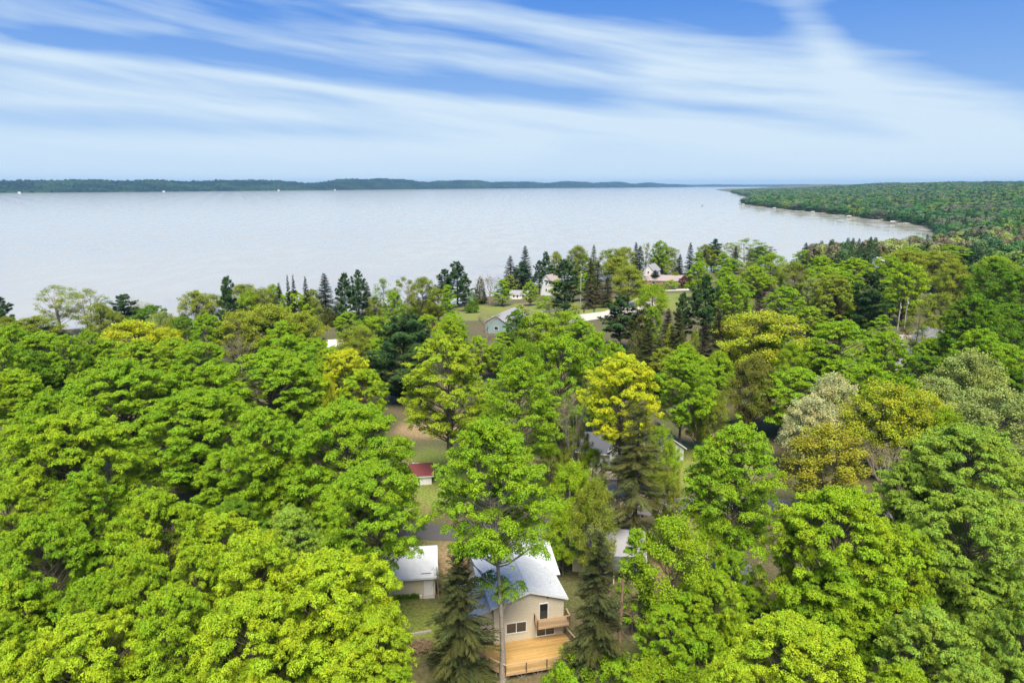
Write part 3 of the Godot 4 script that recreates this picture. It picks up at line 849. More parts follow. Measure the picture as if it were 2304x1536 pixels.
	["maple", 14, "lime", 119.0, -327.5, 10.4, 8.5, 9, "lime-green maple in the right-hand woods below the bay, leftmost", "trees in the right-hand woods below the bay"],
	["shrub", 7, "redbud", 114.3, -300.2, 6.0, 2.4, 165, "purple-pink flowering redbud beside bright green trees", "shrubs between the houses"],
	["maple", 15, "green", 96.7, -239.3, 16.9, 7.8, 147, "fresh green maple in the right-hand woods below the bay, leftmost", "trees in the right-hand woods below the bay"],
	["maple", 16, "green", 208.1, -485.5, 13.9, 9.4, 164, "fresh green maple in the right-hand woods below the bay, second from the left", "trees in the right-hand woods below the bay"],
	["maple", 17, "green", 143.0, -316.3, 20.1, 7.2, 78, "fresh green maple in the right-hand woods below the bay, third from the left", "trees in the right-hand woods below the bay"],
	["maple", 18, "lime", 136.7, -297.2, 17.6, 8.7, 333, "lime-green maple in the right-hand woods below the bay, third from the left", "trees in the right-hand woods below the bay"],
	["maple", 19, "lime", 158.1, -315.5, 19.1, 9.2, 210, "lime-green maple in the right-hand woods below the bay, fourth from the left", "trees in the right-hand woods below the bay"],
	["maple", 20, "green", 140.2, -288.0, 16.4, 7.5, 317, "fresh green maple in the right-hand woods below the bay, fourth from the left", "trees in the right-hand woods below the bay"],
	["maple", 21, "olive", 111.5, -235.1, 21.8, 7.7, 348, "olive-green maple in the right-hand woods below the bay", "trees in the right-hand woods below the bay"],
	["oak", 22, "sage", 122.9, -277.1, 15.0, 4.5, 39, "pale sage oak in the right-hand woods below the bay", "trees in the right-hand woods below the bay"],
	["pine", 17, "pine", 121.3, -228.8, 24.0, 7.1, 150, "tiered dark pine with horizontal branches in the right-hand woods", "trees in the right-hand woods below the bay"],
	["maple", 22, "lime", 146.6, -253.0, 24.0, 8.2, 316, "tall yellow-green tree with dark trunk right of the tiered pine", "trees in the deep green stand at the right edge"],
	["oak", 23, "olivegold", 197.0, -343.2, 20.0, 13.3, 98, "olive-gold oak in the deep green stand at the right edge, leftmost", "trees in the deep green stand at the right edge"],
	["oak", 24, "olivegold", 209.7, -338.5, 20.0, 13.1, 227, "olive-gold oak in the deep green stand at the right edge, second from the left", "trees in the deep green stand at the right edge"],
	["oak", 25, "olivegold", 187.2, -289.1, 20.0, 7.5, 149, "olive-gold oak in the deep green stand at the right edge, rightmost", "trees in the deep green stand at the right edge"],
	["maple", 23, "lime", 103.2, -231.1, 11.2, 5.3, 69, "lime-green maple in the right-hand woods below the bay, second from the left", "trees in the right-hand woods below the bay"],
	["spruce", 26, "brownspruce", 110.8, -231.4, 15.0, 5.3, 128, "brown conical spruce in the right-hand woods below the tiered pine", "trees in the right-hand woods below the bay"],
	["maple", 24, "green", 116.3, -231.3, 10.4, 3.8, 195, "fresh green maple in the right-hand woods below the bay, fifth from the left", "trees in the right-hand woods below the bay"],
	["column", 5, "green", 114.5, -206.9, 13.0, 4.1, 306, "fresh green upright tree around the wide golden oak", "trees around the wide golden oak"],
	["maple", 25, "green", 93.1, -165.4, 16.7, 5.5, 81, "fresh green maple in the deep green stand at the right edge, leftmost", "trees in the deep green stand at the right edge"],
	["maple", 26, "deep", 98.7, -177.3, 8.7, 4.1, 169, "deep green maple around the wide golden oak", "trees around the wide golden oak"],
	["oak", 26, "gold", 67.0, -178.8, 19.0, 11.8, 293, "wide golden-yellow oak right of centre beyond the bright maples", "trees around the wide golden oak"],
	["maple", 27, "green", 82.0, -166.7, 19.0, 9.1, 4, "round bright green maple right of the wide golden oak", "trees around the wide golden oak"],
	["oak", 27, "khaki", 50.7, -138.2, 17.0, 5.6, 186, "dull olive-brown tree below the wide golden oak", "trees around the wide golden oak"],
	["oak", 28, "lime", 48.7, -155.5, 14.0, 4.2, 22, "lime-green oak around the parking lot pines", "trees around the parking lot pines"],
	["maple", 28, "green", 59.3, -136.1, 15.0, 8.7, 232, "bright green tree left above the cream-coloured tree", "trees around the wide golden oak"],
	["maple", 29, "green", 79.7, -158.9, 11.2, 5.9, 86, "fresh green maple around the wide golden oak, third from the left", "trees around the wide golden oak"],
	["maple", 30, "green", 73.8, -136.1, 15.9, 5.5, 186, "fresh green maple around the wide golden oak, fourth from the left", "trees around the wide golden oak"],
	["maple", 31, "green", 77.7, -129.8, 15.3, 3.9, 185, "fresh green maple around the wide golden oak, rightmost", "trees around the wide golden oak"],
	["oak", 29, "lime", 69.5, -164.8, 14.0, 3.8, 148, "lime-green oak around the wide golden oak", "trees around the wide golden oak"],
	["poplar", 1, "olive", 118.8, -195.8, 19.0, 4.9, 292, "pale olive see-through tree with slim trunk beside the utility poles", "trees in the deep green stand at the right edge"],
	["oak", 30, "olive", 142.6, -223.5, 17.0, 5.9, 49, "olive-green oak in the deep green stand at the right edge, leftmost", "trees in the deep green stand at the right edge"],
	["willow", 4, "green", 121.0, -182.6, 13.0, 7.3, 224, "feathery green willow-like tree at right behind the white steep-gabled house", "trees in the deep green stand at the right edge"],
	["maple", 32, "green", 131.3, -197.1, 13.9, 3.9, 106, "fresh green maple in the deep green stand at the right edge, sixth from the left", "trees in the deep green stand at the right edge"],
	["maple", 33, "deep", 202.7, -301.9, 16.6, 12.8, 217, "deep green maple in the deep green stand at the right edge, leftmost", "trees in the deep green stand at the right edge"],
	["maple", 34, "deep", 180.7, -253.5, 23.9, 9.9, 106, "deep green maple in the deep green stand at the right edge, fourth from the left", "trees in the deep green stand at the right edge"],
	["maple", 35, "deep", 166.0, -222.1, 24.5, 8.7, 58, "deep green maple in the deep green stand at the right edge, rightmost", "trees in the deep green stand at the right edge"],
	["maple", 36, "deep", 117.6, -171.2, 25.2, 7.3, 30, "deep green maple in the deep green stand at the right edge, second from the left", "trees in the deep green stand at the right edge"],
	["maple", 37, "deep", 134.0, -182.2, 21.0, 7.2, 31, "deep green maple in the deep green stand at the right edge, fifth from the left", "trees in the deep green stand at the right edge"],
	["pine", 18, "pine", 196.6, -297.8, 20.0, 4.8, 28, "dark pine in the deep green stand at the right edge", "trees in the deep green stand at the right edge"],
	["maple", 38, "deep", 122.4, -172.4, 21.6, 7.9, 86, "deep green maple in the deep green stand at the right edge, third from the left", "trees in the deep green stand at the right edge"],
	["maple", 39, "green", 105.9, -150.9, 20.3, 6.5, 304, "fresh green maple in the deep green stand at the right edge, seventh from the left", "trees in the deep green stand at the right edge"],
	["maple", 40, "green", 110.5, -147.6, 17.5, 6.4, 346, "fresh green maple in the deep green stand at the right edge, rightmost", "trees in the deep green stand at the right edge"],
	["maple", 41, "green", 111.4, -151.6, 13.9, 7.6, 76, "fresh green maple beside the pale sage trees at right", "trees beside the pale sage trees at right"],
	["maple", 42, "deep", 109.1, -141.3, 13.6, 5.2, 310, "deep green maple beside the pale sage trees at right, rightmost", "trees beside the pale sage trees at right"],
	["oak", 31, "lime", 231.3, -326.8, 19.0, 10.6, 20, "lime-green oak in the deep green stand at the right edge", "trees in the deep green stand at the right edge"],
	["maple", 43, "green", 280.4, -444.3, 14.5, 17.2, 279, "fresh green maple in the deep green stand at the right edge, fifth from the left", "trees in the deep green stand at the right edge"],
	["maple", 44, "green", 223.4, -385.3, 18.1, 10.0, 251, "fresh green maple in the deep green stand at the right edge, third from the left", "trees in the deep green stand at the right edge"],
	["maple", 45, "green", 174.8, -318.2, 19.9, 8.2, 298, "fresh green maple in the right-hand woods below the bay, rightmost", "trees in the right-hand woods below the bay"],
	["maple", 46, "deep", 99.6, -158.6, 12.2, 5.8, 127, "deep green maple beside the pale sage trees at right, leftmost", "trees beside the pale sage trees at right"],
	["oak", 32, "sage", 93.7, -135.1, 19.0, 7.7, 164, "large pale sage-green tree at right below the deep green trees", "trees in the deep green stand at the right edge"],
	["oak", 33, "sage", 83.6, -129.5, 15.0, 6.5, 18, "pale sage oak beside the pale sage trees at right", "trees beside the pale sage trees at right"],
	["oak", 34, "sage", 83.1, -110.7, 18.0, 7.5, 62, "pale olive thinly leaved tree at the right edge", "trees beside the pale sage trees at right"],
	["oak", 35, "cream", 61.2, -124.9, 17.0, 5.0, 270, "cream-white blossoming tree at right, upper crown", "trees around the wide golden oak"],
	["oak", 36, "cream", 54.2, -117.9, 15.0, 5.2, 149, "cream-white blossoming tree at right, lower left crown", "trees among the trees"],
	["oak", 37, "gold", 66.1, -116.1, 18.0, 6.7, 209, "yellow-green tree just right of the cream-white tree", "trees around the wide golden oak"],
	["oak", 38, "gold", 71.3, -114.0, 17.0, 5.8, 333, "yellow-green tree second to the right of the cream-white tree", "trees beside the pale sage trees at right"],
	["oak", 39, "lime", 73.5, -110.3, 15.0, 4.5, 102, "lime-green oak beside the pale sage trees at right", "trees beside the pale sage trees at right"],
	["oak", 40, "orange", 47.2, -96.5, 17.0, 6.3, 244, "golden-orange tree below the cream-white tree", "trees among the trees"],
	["bare", 2, "taupe", 57.1, -96.7, 15.0, 4.7, 103, "leafless tree with grey branches right of the golden-orange tree", "trees in the cool green stand at right"],
	["maple", 47, "fern", 52.7, -83.7, 16.6, 4.6, 123, "cool green maple in the cool green stand at right", "trees in the cool green stand at right"],
	["maple", 48, "lime", -17.4, -185.4, 16.6, 4.3, 224, "lime-green maple behind the golden two-trunked maple, second from the left", "trees behind the golden two-trunked maple"],
	["maple", 49, "lime", -25.4, -200.7, 14.4, 4.0, 210, "lime-green maple behind the golden two-trunked maple, leftmost", "trees behind the golden two-trunked maple"],
	["oak", 41, "lime", -40.7, -198.7, 14.0, 6.6, 251, "lime-green oak on the shore skyline left of centre, rightmost", "trees on the shore skyline left of centre"],
	["oak", 42, "olive", -44.0, -188.7, 13.0, 6.3, 18, "olive-green oak on the shore skyline left of centre, sixth from the left", "trees on the shore skyline left of centre"],
	["oak", 43, "olive", -43.5, -180.5, 11.0, 4.8, 112, "olive-green oak left of the huge dark pine", "trees left of the huge dark pine"],
	["column", 6, "green", -35.6, -174.4, 13.0, 2.9, 215, "fresh green upright tree left of the huge dark pine", "trees left of the huge dark pine"],
	["pinebig", 0, "pine", -26.2, -159.2, 22.0, 9.5, 227, "huge dark green pine left of the golden two-trunked maple", "trees behind the golden two-trunked maple"],
	["tallmaple", 0, "goldgreen", -11.5, -110.0, 28.0, 6.9, 127, "golden-green maple with tall dark trunks beside the red-roofed shed", "trees behind the golden two-trunked maple"],
	["maple", 50, "lime", -9.1, -178.3, 12.7, 3.6, 331, "lime-green maple behind the golden two-trunked maple, rightmost", "trees behind the golden two-trunked maple"],
	["maple", 51, "green", -16.1, -196.8, 13.0, 3.9, 219, "fresh green maple behind the golden two-trunked maple, leftmost", "trees behind the golden two-trunked maple"],
	["shrub", 8, "green", -21.5, -237.8, 8.0, 5.5, 110, "fresh green shrub behind the golden two-trunked maple", "shrubs between the houses"],
	["shrub", 9, "maroon", -5.9, -189.4, 6.0, 2.8, 255, "dark red leafy bush below the blue-grey building", "shrubs between the houses"],
	["maple", 52, "deep", 1.4, -198.7, 16.0, 3.9, 96, "round deep green tree right of the blue-grey building", "trees on the shore by the beach lawn"],
	["column", 7, "green", -2.9, -196.7, 10.0, 3.9, 16, "fresh green upright tree behind the golden two-trunked maple", "trees behind the golden two-trunked maple"],
	["oak", 44, "lime", 8.3, -199.8, 15.0, 7.3, 18, "lime-green oak behind the golden two-trunked maple, leftmost", "trees behind the golden two-trunked maple"],
	["oak", 45, "lime", 15.9, -196.5, 16.0, 7.1, 130, "lime-green oak behind the golden two-trunked maple, rightmost", "trees behind the golden two-trunked maple"],
	["willow", 5, "green", 2.6, -167.4, 14.0, 6.1, 129, "feathery green tree below the blue-grey building", "trees behind the golden two-trunked maple"],
	["maple", 53, "green", 9.7, -129.1, 23.8, 6.4, 124, "fresh green maple behind the golden two-trunked maple, third from the left", "trees behind the golden two-trunked maple"],
	["maple", 54, "green", 17.2, -137.5, 22.7, 5.0, 269, "fresh green maple behind the golden two-trunked maple, rightmost", "trees behind the golden two-trunked maple"],
	["maple", 55, "green", 19.7, -188.1, 15.0, 5.6, 106, "fresh green maple behind the golden two-trunked maple, fourth from the left", "trees behind the golden two-trunked maple"],
	["tallmaple", 1, "green", 1.2, -101.3, 26.0, 6.1, 118, "full green maple right of the golden two-trunked maple", "trees in the middle of the picture"],
	["bare", 3, "taupe", 9.7, -106.0, 22.0, 2.9, 213, "nearly leafless dead-looking tree left of the bright yellow maple", "trees in the middle of the picture"],
	["highmaple", 0, "sunny", 16.8, -100.2, 27.0, 6.2, 133, "bright yellow-lime maple in the middle of the picture", "trees around the parking lot pines"],
	["bigmaple", 0, "green", 32.5, -125.3, 22.0, 5.7, 72, "bright green maple with dark forked trunk right of the yellow maple", "trees around the parking lot pines"],
	["maple", 56, "fern", -4.1, -117.3, 17.6, 4.0, 166, "cool green maple in the middle of the picture, leftmost", "trees in the middle of the picture"],
	["oak", 46, "olive", 20.4, -107.8, 17.0, 3.7, 26, "olive-green oak in the middle of the picture, rightmost", "trees in the middle of the picture"],
	["frontmaple", 0, "green", -1.0, -65.2, 30.0, 6.1, 161, "tall maple with pale bare trunk in front of the white-roofed house", "trees in the middle of the picture"],
	["openspruce", 0, "olivespruce", 17.5, -89.3, 23.0, 6.7, 289, "large spruce with drooping branches beside the asphalt driveway", "trees in the middle of the picture"],
	["nearspruce", 0, "darkspruce", -5.6, -64.1, 17.0, 5.2, 59, "dark ragged spruce in front of the white-roofed house's left side", "trees among the trees"],
	["nearspruce", 1, "darkspruce", 8.9, -63.0, 20.0, 5.1, 291, "dense dark spruce right of the white-roofed house", "trees right of the deck house"],
	["oak", 47, "olive", 10.7, -81.8, 15.0, 3.1, 206, "olive-green oak right of the deck house, leftmost", "trees right of the deck house"],
	["oak", 48, "lime", 8.6, -89.9, 14.0, 3.4, 334, "lime-green oak right of the deck house, second from the left", "trees right of the deck house"],
	["snag", 0, "taupe", 11.3, -63.5, 14.0, 1.4, 334, "broken dead trunk with reddish bark right of the house", "trees right of the deck house"],
	["column", 8, "green", 14.2, -71.3, 14.0, 2.2, 20, "slim dark green tree right of the dense dark spruce", "trees right of the deck house"],
	["oak", 49, "lime", 18.2, -69.9, 16.0, 4.2, 253, "thin yellow-green tree right of the slim dark green tree", "trees right of the deck house"],
	["bigmaple", 1, "green", 27.3, -77.6, 24.0, 5.4, 198, "big bright green maple with dark forked trunk right of the driveway", "trees among the trees"],
	["maple", 57, "green", 16.3, -64.2, 10.0, 3.1, 47, "young green maple below the thin yellow-green tree", "trees right of the deck house"],
	["maple", 58, "green", 19.7, -66.2, 10.0, 2.9, 220, "fresh green maple right of the deck house, leftmost", "trees right of the deck house"],
	["maple", 59, "lime", 22.3, -65.8, 12.5, 3.1, 107, "lime-green maple right of the deck house", "trees right of the deck house"],
	["shrub", 10, "green", 8.3, -63.0, 7.0, 3.7, 293, "leafy green bush beside the deck's right corner", "shrubs between the houses"],
	["shrub", 11, "green", 5.2, -61.1, 6.0, 2.7, 84, "low leafy bush in front of the deck's right corner", "shrubs between the houses"],
	["shrub", 12, "green", 11.3, -61.1, 7.0, 3.4, 172, "fresh green shrub right of the deck house, leftmost", "shrubs between the houses"],
	["shrub", 13, "lime", 14.9, -61.1, 7.0, 3.2, 151, "lime-green shrub right of the deck house", "shrubs between the houses"],
	["shrub", 14, "green", 20.5, -63.3, 8.0, 3.0, 336, "fresh green shrub right of the deck house, rightmost", "shrubs between the houses"],
	["shrub", 15, "lime", 24.0, -64.4, 8.0, 2.8, 241, "lime-green shrub along the bottom edge at right", "shrubs between the houses"],
	["hugemaple", 0, "lime", 34.5, -65.8, 22.0, 7.2, 328, "biggest bright lime maple at right, below the golden-orange tree", "trees in the near stand at lower right"],
	["bigmaple", 2, "lime", 40.6, -64.3, 19.0, 3.7, 161, "lime-green maple in the near stand at lower right", "trees in the near stand at lower right"],
	["bigmaple", 3, "fern", 49.4, -63.6, 15.5, 4.3, 215, "cool green maple in the near stand at lower right, leftmost", "trees in the near stand at lower right"],
	["bigmaple", 4, "fern", 44.0, -51.9, 21.4, 2.9, 270, "cool green maple in the near stand at lower right, rightmost", "trees in the near stand at lower right"],
	["bigmaple", 5, "green", 33.4, -62.0, 16.4, 4.6, 110, "fresh green maple in the near stand at lower right", "trees in the near stand at lower right"],
	["bigmaple", 6, "fern", 37.9, -54.1, 18.0, 4.4, 335, "maple with a visible pale forked trunk at lower right", "trees along the bottom edge at right"],
	["bigmaple", 7, "fern", 46.0, -56.5, 15.1, 4.2, 351, "cool green maple along the bottom edge at right, rightmost", "trees along the bottom edge at right"],
	["bigmaple", 8, "yellow", 17.3, -47.4, 18.0, 3.3, 137, "yellow-lime maple along the bottom edge at right", "trees along the bottom edge at right"],
	["bigmaple", 9, "lime", 34.2, -51.0, 14.7, 3.2, 173, "lime-green maple along the bottom edge at right", "trees along the bottom edge at right"],
	["bigmaple", 10, "fern", 37.8, -48.3, 16.9, 3.4, 200, "cool green maple along the bottom edge at right, leftmost", "trees along the bottom edge at right"],
	["oak", 50, "olivegold", -76.5, -191.1, 17.0, 8.8, 254, "olive-gold oak on the shore skyline left of centre, leftmost", "trees on the shore skyline left of centre"],
	["oak", 51, "olivegold", -70.4, -195.6, 18.0, 9.7, 38, "big golden-olive oak crown on the left below the twin spruces", "trees on the shore skyline left of centre"],
	["oak", 52, "olivegold", -59.1, -189.7, 17.0, 6.9, 143, "olive-gold oak on the shore skyline left of centre, rightmost", "trees on the shore skyline left of centre"],
	["maple", 60, "green", -63.1, -186.4, 15.1, 6.8, 321, "fresh green maple on the shore skyline left of centre, second from the left", "trees on the shore skyline left of centre"],
	["bare", 4, "taupe", -74.8, -182.6, 13.0, 4.2, 342, "grey-brown bare tree on the shore skyline left of centre", "trees on the shore skyline left of centre"],
	["maple", 61, "deep", -95.2, -193.6, 15.0, 4.8, 97, "round deep green tree left of the golden-olive oak", "trees on the lake shore at far left"],
	["maple", 62, "green", -85.2, -187.1, 17.2, 4.6, 22, "fresh green maple on the shore skyline left of centre, leftmost", "trees on the shore skyline left of centre"],
	["oak", 53, "sunny", -103.7, -181.9, 16.0, 9.6, 202, "yellow-leaved tree at far left below the shore pine", "trees on the lake shore at far left"],
	["oak", 54, "sunny", -95.0, -182.0, 14.0, 5.4, 317, "bright yellow oak on the lake shore at far left", "trees on the lake shore at far left"],
	["maple", 63, "green", -116.7, -155.7, 20.3, 5.7, 65, "fresh green maple on the lake shore at far left, leftmost", "trees on the lake shore at far left"],
	["maple", 64, "green", -110.8, -157.2, 18.4, 6.8, 137, "fresh green maple on the lake shore at far left, second from the left", "trees on the lake shore at far left"],
	["maple", 65, "green", -100.6, -150.3, 19.2, 5.0, 341, "fresh green maple in the top row of the left stand, second from the left", "trees in the top row of the left stand"],
	["maple", 66, "green", -102.2, -161.0, 18.0, 3.7, 30, "fresh green maple on the lake shore at far left, rightmost", "trees on the lake shore at far left"],
	["maple", 67, "green", -103.5, -134.9, 21.4, 5.4, 85, "fresh green maple in the top row of the left stand, leftmost", "trees in the top row of the left stand"],
	["maple", 68, "deep", -106.5, -145.9, 16.4, 7.8, 352, "deep green maple in the top row of the left stand", "trees in the top row of the left stand"],
	["maple", 69, "deep", -103.5, -152.8, 13.6, 7.7, 325, "deep green maple in the second row of the left stand", "trees in the second row of the left stand"],
	["maple", 70, "green", -98.9, -161.9, 15.2, 6.5, 237, "fresh green maple in the top row of the left stand, third from the left", "trees in the top row of the left stand"],
	["maple", 71, "lime", -90.6, -161.6, 15.3, 7.0, 291, "lime-green maple in the top row of the left stand, leftmost", "trees in the top row of the left stand"],
	["maple", 72, "lime", -85.6, -167.8, 14.5, 6.1, 241, "lime-green maple in the top row of the left stand, rightmost", "trees in the top row of the left stand"],
	["maple", 73, "green", -75.5, -160.3, 15.3, 6.9, 206, "fresh green maple in the top row of the left stand, rightmost", "trees in the top row of the left stand"],
	["maple", 74, "green", -46.5, -139.5, 21.6, 6.5, 199, "fresh green maple left of the huge dark pine, leftmost", "trees left of the huge dark pine"],
	["maple", 75, "green", -49.8, -171.1, 13.5, 5.1, 111, "fresh green maple left of the huge dark pine, rightmost", "trees left of the huge dark pine"],
	["maple", 76, "lime", -45.8, -166.7, 12.2, 4.5, 1, "lime-green maple left of the huge dark pine, leftmost", "trees left of the huge dark pine"],
	["maple", 77, "sunny", -35.5, -141.2, 18.0, 5.7, 108, "maple with yellow-tipped top left of the huge dark pine", "trees left of the huge dark pine"],
	["maple", 78, "lime", -31.3, -138.2, 14.4, 5.1, 80, "lime-green maple left of the huge dark pine, rightmost", "trees left of the huge dark pine"],
	["bigmaple", 11, "lime", -95.3, -126.3, 17.5, 5.4, 6, "lime-green maple in the second row of the left stand", "trees in the second row of the left stand"],
	["maple", 79, "green", -62.7, -123.4, 19.1, 5.8, 312, "fresh green maple in the second row of the left stand, second from the left", "trees in the second row of the left stand"],
	["maple", 80, "green", -57.4, -125.4, 19.2, 5.5, 131, "fresh green maple in the second row of the left stand, rightmost", "trees in the second row of the left stand"],
	["oak", 55, "sunny", -36.0, -128.2, 16.0, 1.7, 59, "narrow yellow streak of a tree inside the left maple stand", "trees left of the huge dark pine"],
	["bigmaple", 12, "green", -64.8, -90.9, 23.8, 4.5, 202, "fresh green maple in the second row of the left stand, leftmost", "trees in the second row of the left stand"],
	["bigmaple", 13, "green", -33.0, -86.1, 23.2, 5.5, 195, "fresh green maple in the middle of the left stand, rightmost", "trees in the middle of the left stand"],
	["hugemaple", 1, "green", -22.3, -86.7, 24.0, 8.5, 113, "broad full green maple left of the lawn with the red-roofed shed", "trees in the middle of the left stand"],
	["bigmaple", 14, "lime", -74.0, -95.9, 17.4, 4.2, 281, "lime-green maple in the middle of the left stand", "trees in the middle of the left stand"],
	["bigmaple", 15, "green", -41.2, -92.9, 14.8, 4.9, 27, "fresh green maple in the middle of the left stand, leftmost", "trees in the middle of the left stand"],
	["bigmaple", 16, "green", -48.6, -71.7, 20.6, 4.2, 103, "fresh green maple in the lower middle of the left stand", "trees in the lower middle of the left stand"],
	["bigmaple", 17, "green", -31.0, -87.3, 15.1, 5.2, 82, "fresh green maple left of the red-roofed shed's lawn, leftmost", "trees left of the red-roofed shed's lawn"],
	["bigmaple", 18, "green", -19.7, -78.1, 17.8, 4.6, 343, "fresh green maple left of the red-roofed shed's lawn, rightmost", "trees left of the red-roofed shed's lawn"],
	["sidemaple", 0, "green", -15.1, -70.6, 22.0, 5.5, 311, "leaning dark-trunked maple overhanging the white garage roof", "trees left of the red-roofed shed's lawn"],
	["bigmaple", 19, "lime", -58.7, -73.4, 18.0, 3.3, 169, "lime-green maple in the lower middle of the left stand", "trees in the lower middle of the left stand"],
	["hugemaple", 2, "lime", -37.4, -65.7, 22.0, 5.4, 287, "pointed lime maple standing out left of centre in the near stand", "trees in the lower middle of the left stand"],
	["bigmaple", 20, "deep", -35.3, -79.4, 13.1, 4.3, 241, "deep green maple in the lower middle of the left stand", "trees in the lower middle of the left stand"],
	["bigmaple", 21, "fern", -24.3, -68.5, 18.0, 3.9, 269, "cool green maple left of the garage, below the broad full maple", "trees left of the garage"],
	["bigmaple", 22, "yellow", -32.4, -68.1, 17.5, 4.5, 225, "yellow-lime maple in the lower middle of the left stand", "trees in the lower middle of the left stand"],
	["bigmaple", 23, "yellow", -25.3, -61.2, 21.2, 4.4, 13, "yellow-lime maple left of the garage", "trees left of the garage"],
	["bigmaple", 24, "lime", -35.8, -58.6, 20.8, 3.4, 40, "lime-green maple low in the left stand, leftmost", "trees low in the left stand"],
	["bigmaple", 25, "lime", -31.4, -61.7, 19.2, 3.7, 17, "lime-green maple low in the left stand, rightmost", "trees low in the left stand"],
	["bigmaple", 26, "yellow", -16.1, -61.5, 17.0, 3.8, 356, "yellow-lime maple nearest the white garage on its left", "trees left of the garage"],
	["bigmaple", 27, "green", -40.2, -58.3, 18.4, 3.6, 304, "fresh green maple low in the left stand", "trees low in the left stand"],
	["bigmaple", 28, "lime", -29.9, -53.4, 20.9, 3.8, 57, "lime-green maple low in the left stand, second from the left", "trees low in the left stand"],
	["bigmaple", 29, "yellow", -12.7, -55.4, 16.4, 3.3, 250, "yellow-lime maple along the bottom edge at left, rightmost", "trees along the bottom edge at left"],
	["bigmaple", 30, "yellow", -14.8, -53.7, 14.9, 3.9, 287, "yellow-lime maple along the bottom edge at left, second from the left", "trees along the bottom edge at left"],
	["bigmaple", 31, "yellow", -23.1, -50.4, 14.7, 3.9, 131, "yellow-lime maple along the bottom edge at left, leftmost", "trees along the bottom edge at left"],
	["bigmaple", 32, "lime", -30.0, -49.8, 14.4, 3.5, 311, "lime-green maple along the bottom edge at left, leftmost", "trees along the bottom edge at left"],
	["bigmaple", 33, "lime", -10.8, -53.3, 12.9, 2.4, 71, "lime-green maple along the bottom edge at left, rightmost", "trees along the bottom edge at left"],
	["maple", 81, "green", 45.3, -150.8, 12.1, 4.6, 21, "fresh green maple around the wide golden oak, leftmost", "trees around the wide golden oak"],
	["maple", 82, "lime", 76.6, -193.0, 10.8, 5.1, 185, "lime-green maple around the wide golden oak", "trees around the wide golden oak"],
	["oak", 56, "olive", 78.4, -173.5, 12.0, 5.2, 40, "olive-green oak around the wide golden oak", "trees around the wide golden oak"],
	["maple", 83, "green", 69.9, -179.6, 16.7, 4.2, 267, "fresh green maple around the wide golden oak, second from the left", "trees around the wide golden oak"],
	["maple", 84, "green", 64.1, -194.1, 11.2, 3.9, 5, "fresh green maple around the parking lot pines, third from the left", "trees around the parking lot pines"],
	["maple", 85, "lime", 47.6, -166.1, 10.3, 3.9, 152, "lime-green maple around the parking lot pines, rightmost", "trees around the parking lot pines"],
	["maple", 86, "olive", 38.0, -163.7, 13.1, 3.8, 177, "olive-green maple around the parking lot pines", "trees around the parking lot pines"],
	["spruce", 27, "cedar", 37.6, -169.9, 14.0, 3.5, 38, "dark olive spruce around the parking lot pines, third from the left", "trees around the parking lot pines"],
	["spruce", 28, "brownspruce", 53.0, -183.1, 16.0, 3.4, 43, "brownish spruce around the parking lot pines, second from the left", "trees around the parking lot pines"],
	["maple", 87, "green", 121.8, -232.8, 15.6, 6.1, 278, "fresh green maple in the right-hand woods below the bay, sixth from the left", "trees in the right-hand woods below the bay"],
	["maple", 88, "green", 111.3, -176.4, 12.5, 4.7, 232, "fresh green maple in the deep green stand at the right edge, fourth from the left", "trees in the deep green stand at the right edge"],
	["oak", 57, "olive", 133.0, -202.0, 15.0, 5.3, 195, "olive-green oak in the deep green stand at the right edge, rightmost", "trees in the deep green stand at the right edge"],
	["maple", 89, "green", 149.6, -266.4, 12.1, 5.2, 105, "fresh green maple in the deep green stand at the right edge, second from the left", "trees in the deep green stand at the right edge"],
	["maple", 90, "lime", 151.7, -277.3, 14.1, 6.3, 159, "lime-green maple in the right-hand woods below the bay, rightmost", "trees in the right-hand woods below the bay"],
	["oak", 58, "taupe", 246.4, -555.3, 15.5, 10.7, 198, "grey-brown oak in the right-hand woods below the bay, leftmost", "trees in the right-hand woods below the bay"],
	["oak", 59, "taupe", 264.3, -563.1, 16.0, 10.9, 119, "grey-brown oak in the right-hand woods below the bay, second from the left", "trees in the right-hand woods below the bay"],
	["oak", 60, "taupe", 281.9, -569.4, 16.2, 11.0, 249, "grey-brown oak in the right-hand woods below the bay, third from the left", "trees in the right-hand woods below the bay"],
	["oak", 61, "taupe", 299.5, -575.4, 16.8, 11.1, 204, "grey-brown oak in the right-hand woods below the bay, rightmost", "trees in the right-hand woods below the bay"],
	["spruce", 29, "spruce", 234.9, -549.5, 17.1, 6.0, 48, "small dark spruce at the left end of the brownish bay trees", "trees in the right-hand woods below the bay"],
	["spruce", 30, "spruce", 288.0, -571.3, 18.9, 5.2, 39, "dark spruce among the trees", "trees among the trees"],
	["oak", 62, "taupe", 322.4, -583.2, 16.2, 11.3, 58, "grey-brown oak in the deep green stand at the right edge", "trees in the deep green stand at the right edge"],
	["oak", 63, "olive", 355.0, -607.7, 18.1, 11.7, 317, "olive-green oak among the trees, rightmost", "trees among the trees"],
	["maple", 91, "green", 22.6, -148.4, 17.8, 4.5, 187, "fresh green maple around the parking lot pines, leftmost", "trees around the parking lot pines"],
	["maple", 92, "fern", -7.8, -126.3, 17.7, 3.4, 262, "cool green maple among the trees", "trees among the trees"],
	["maple", 93, "green", -3.9, -181.3, 10.2, 3.6, 222, "fresh green maple behind the golden two-trunked maple, second from the left", "trees behind the golden two-trunked maple"],
	["maple", 94, "lime", -36.3, -201.0, 9.8, 4.0, 212, "lime-green maple on the shore skyline left of centre, rightmost", "trees on the shore skyline left of centre"],
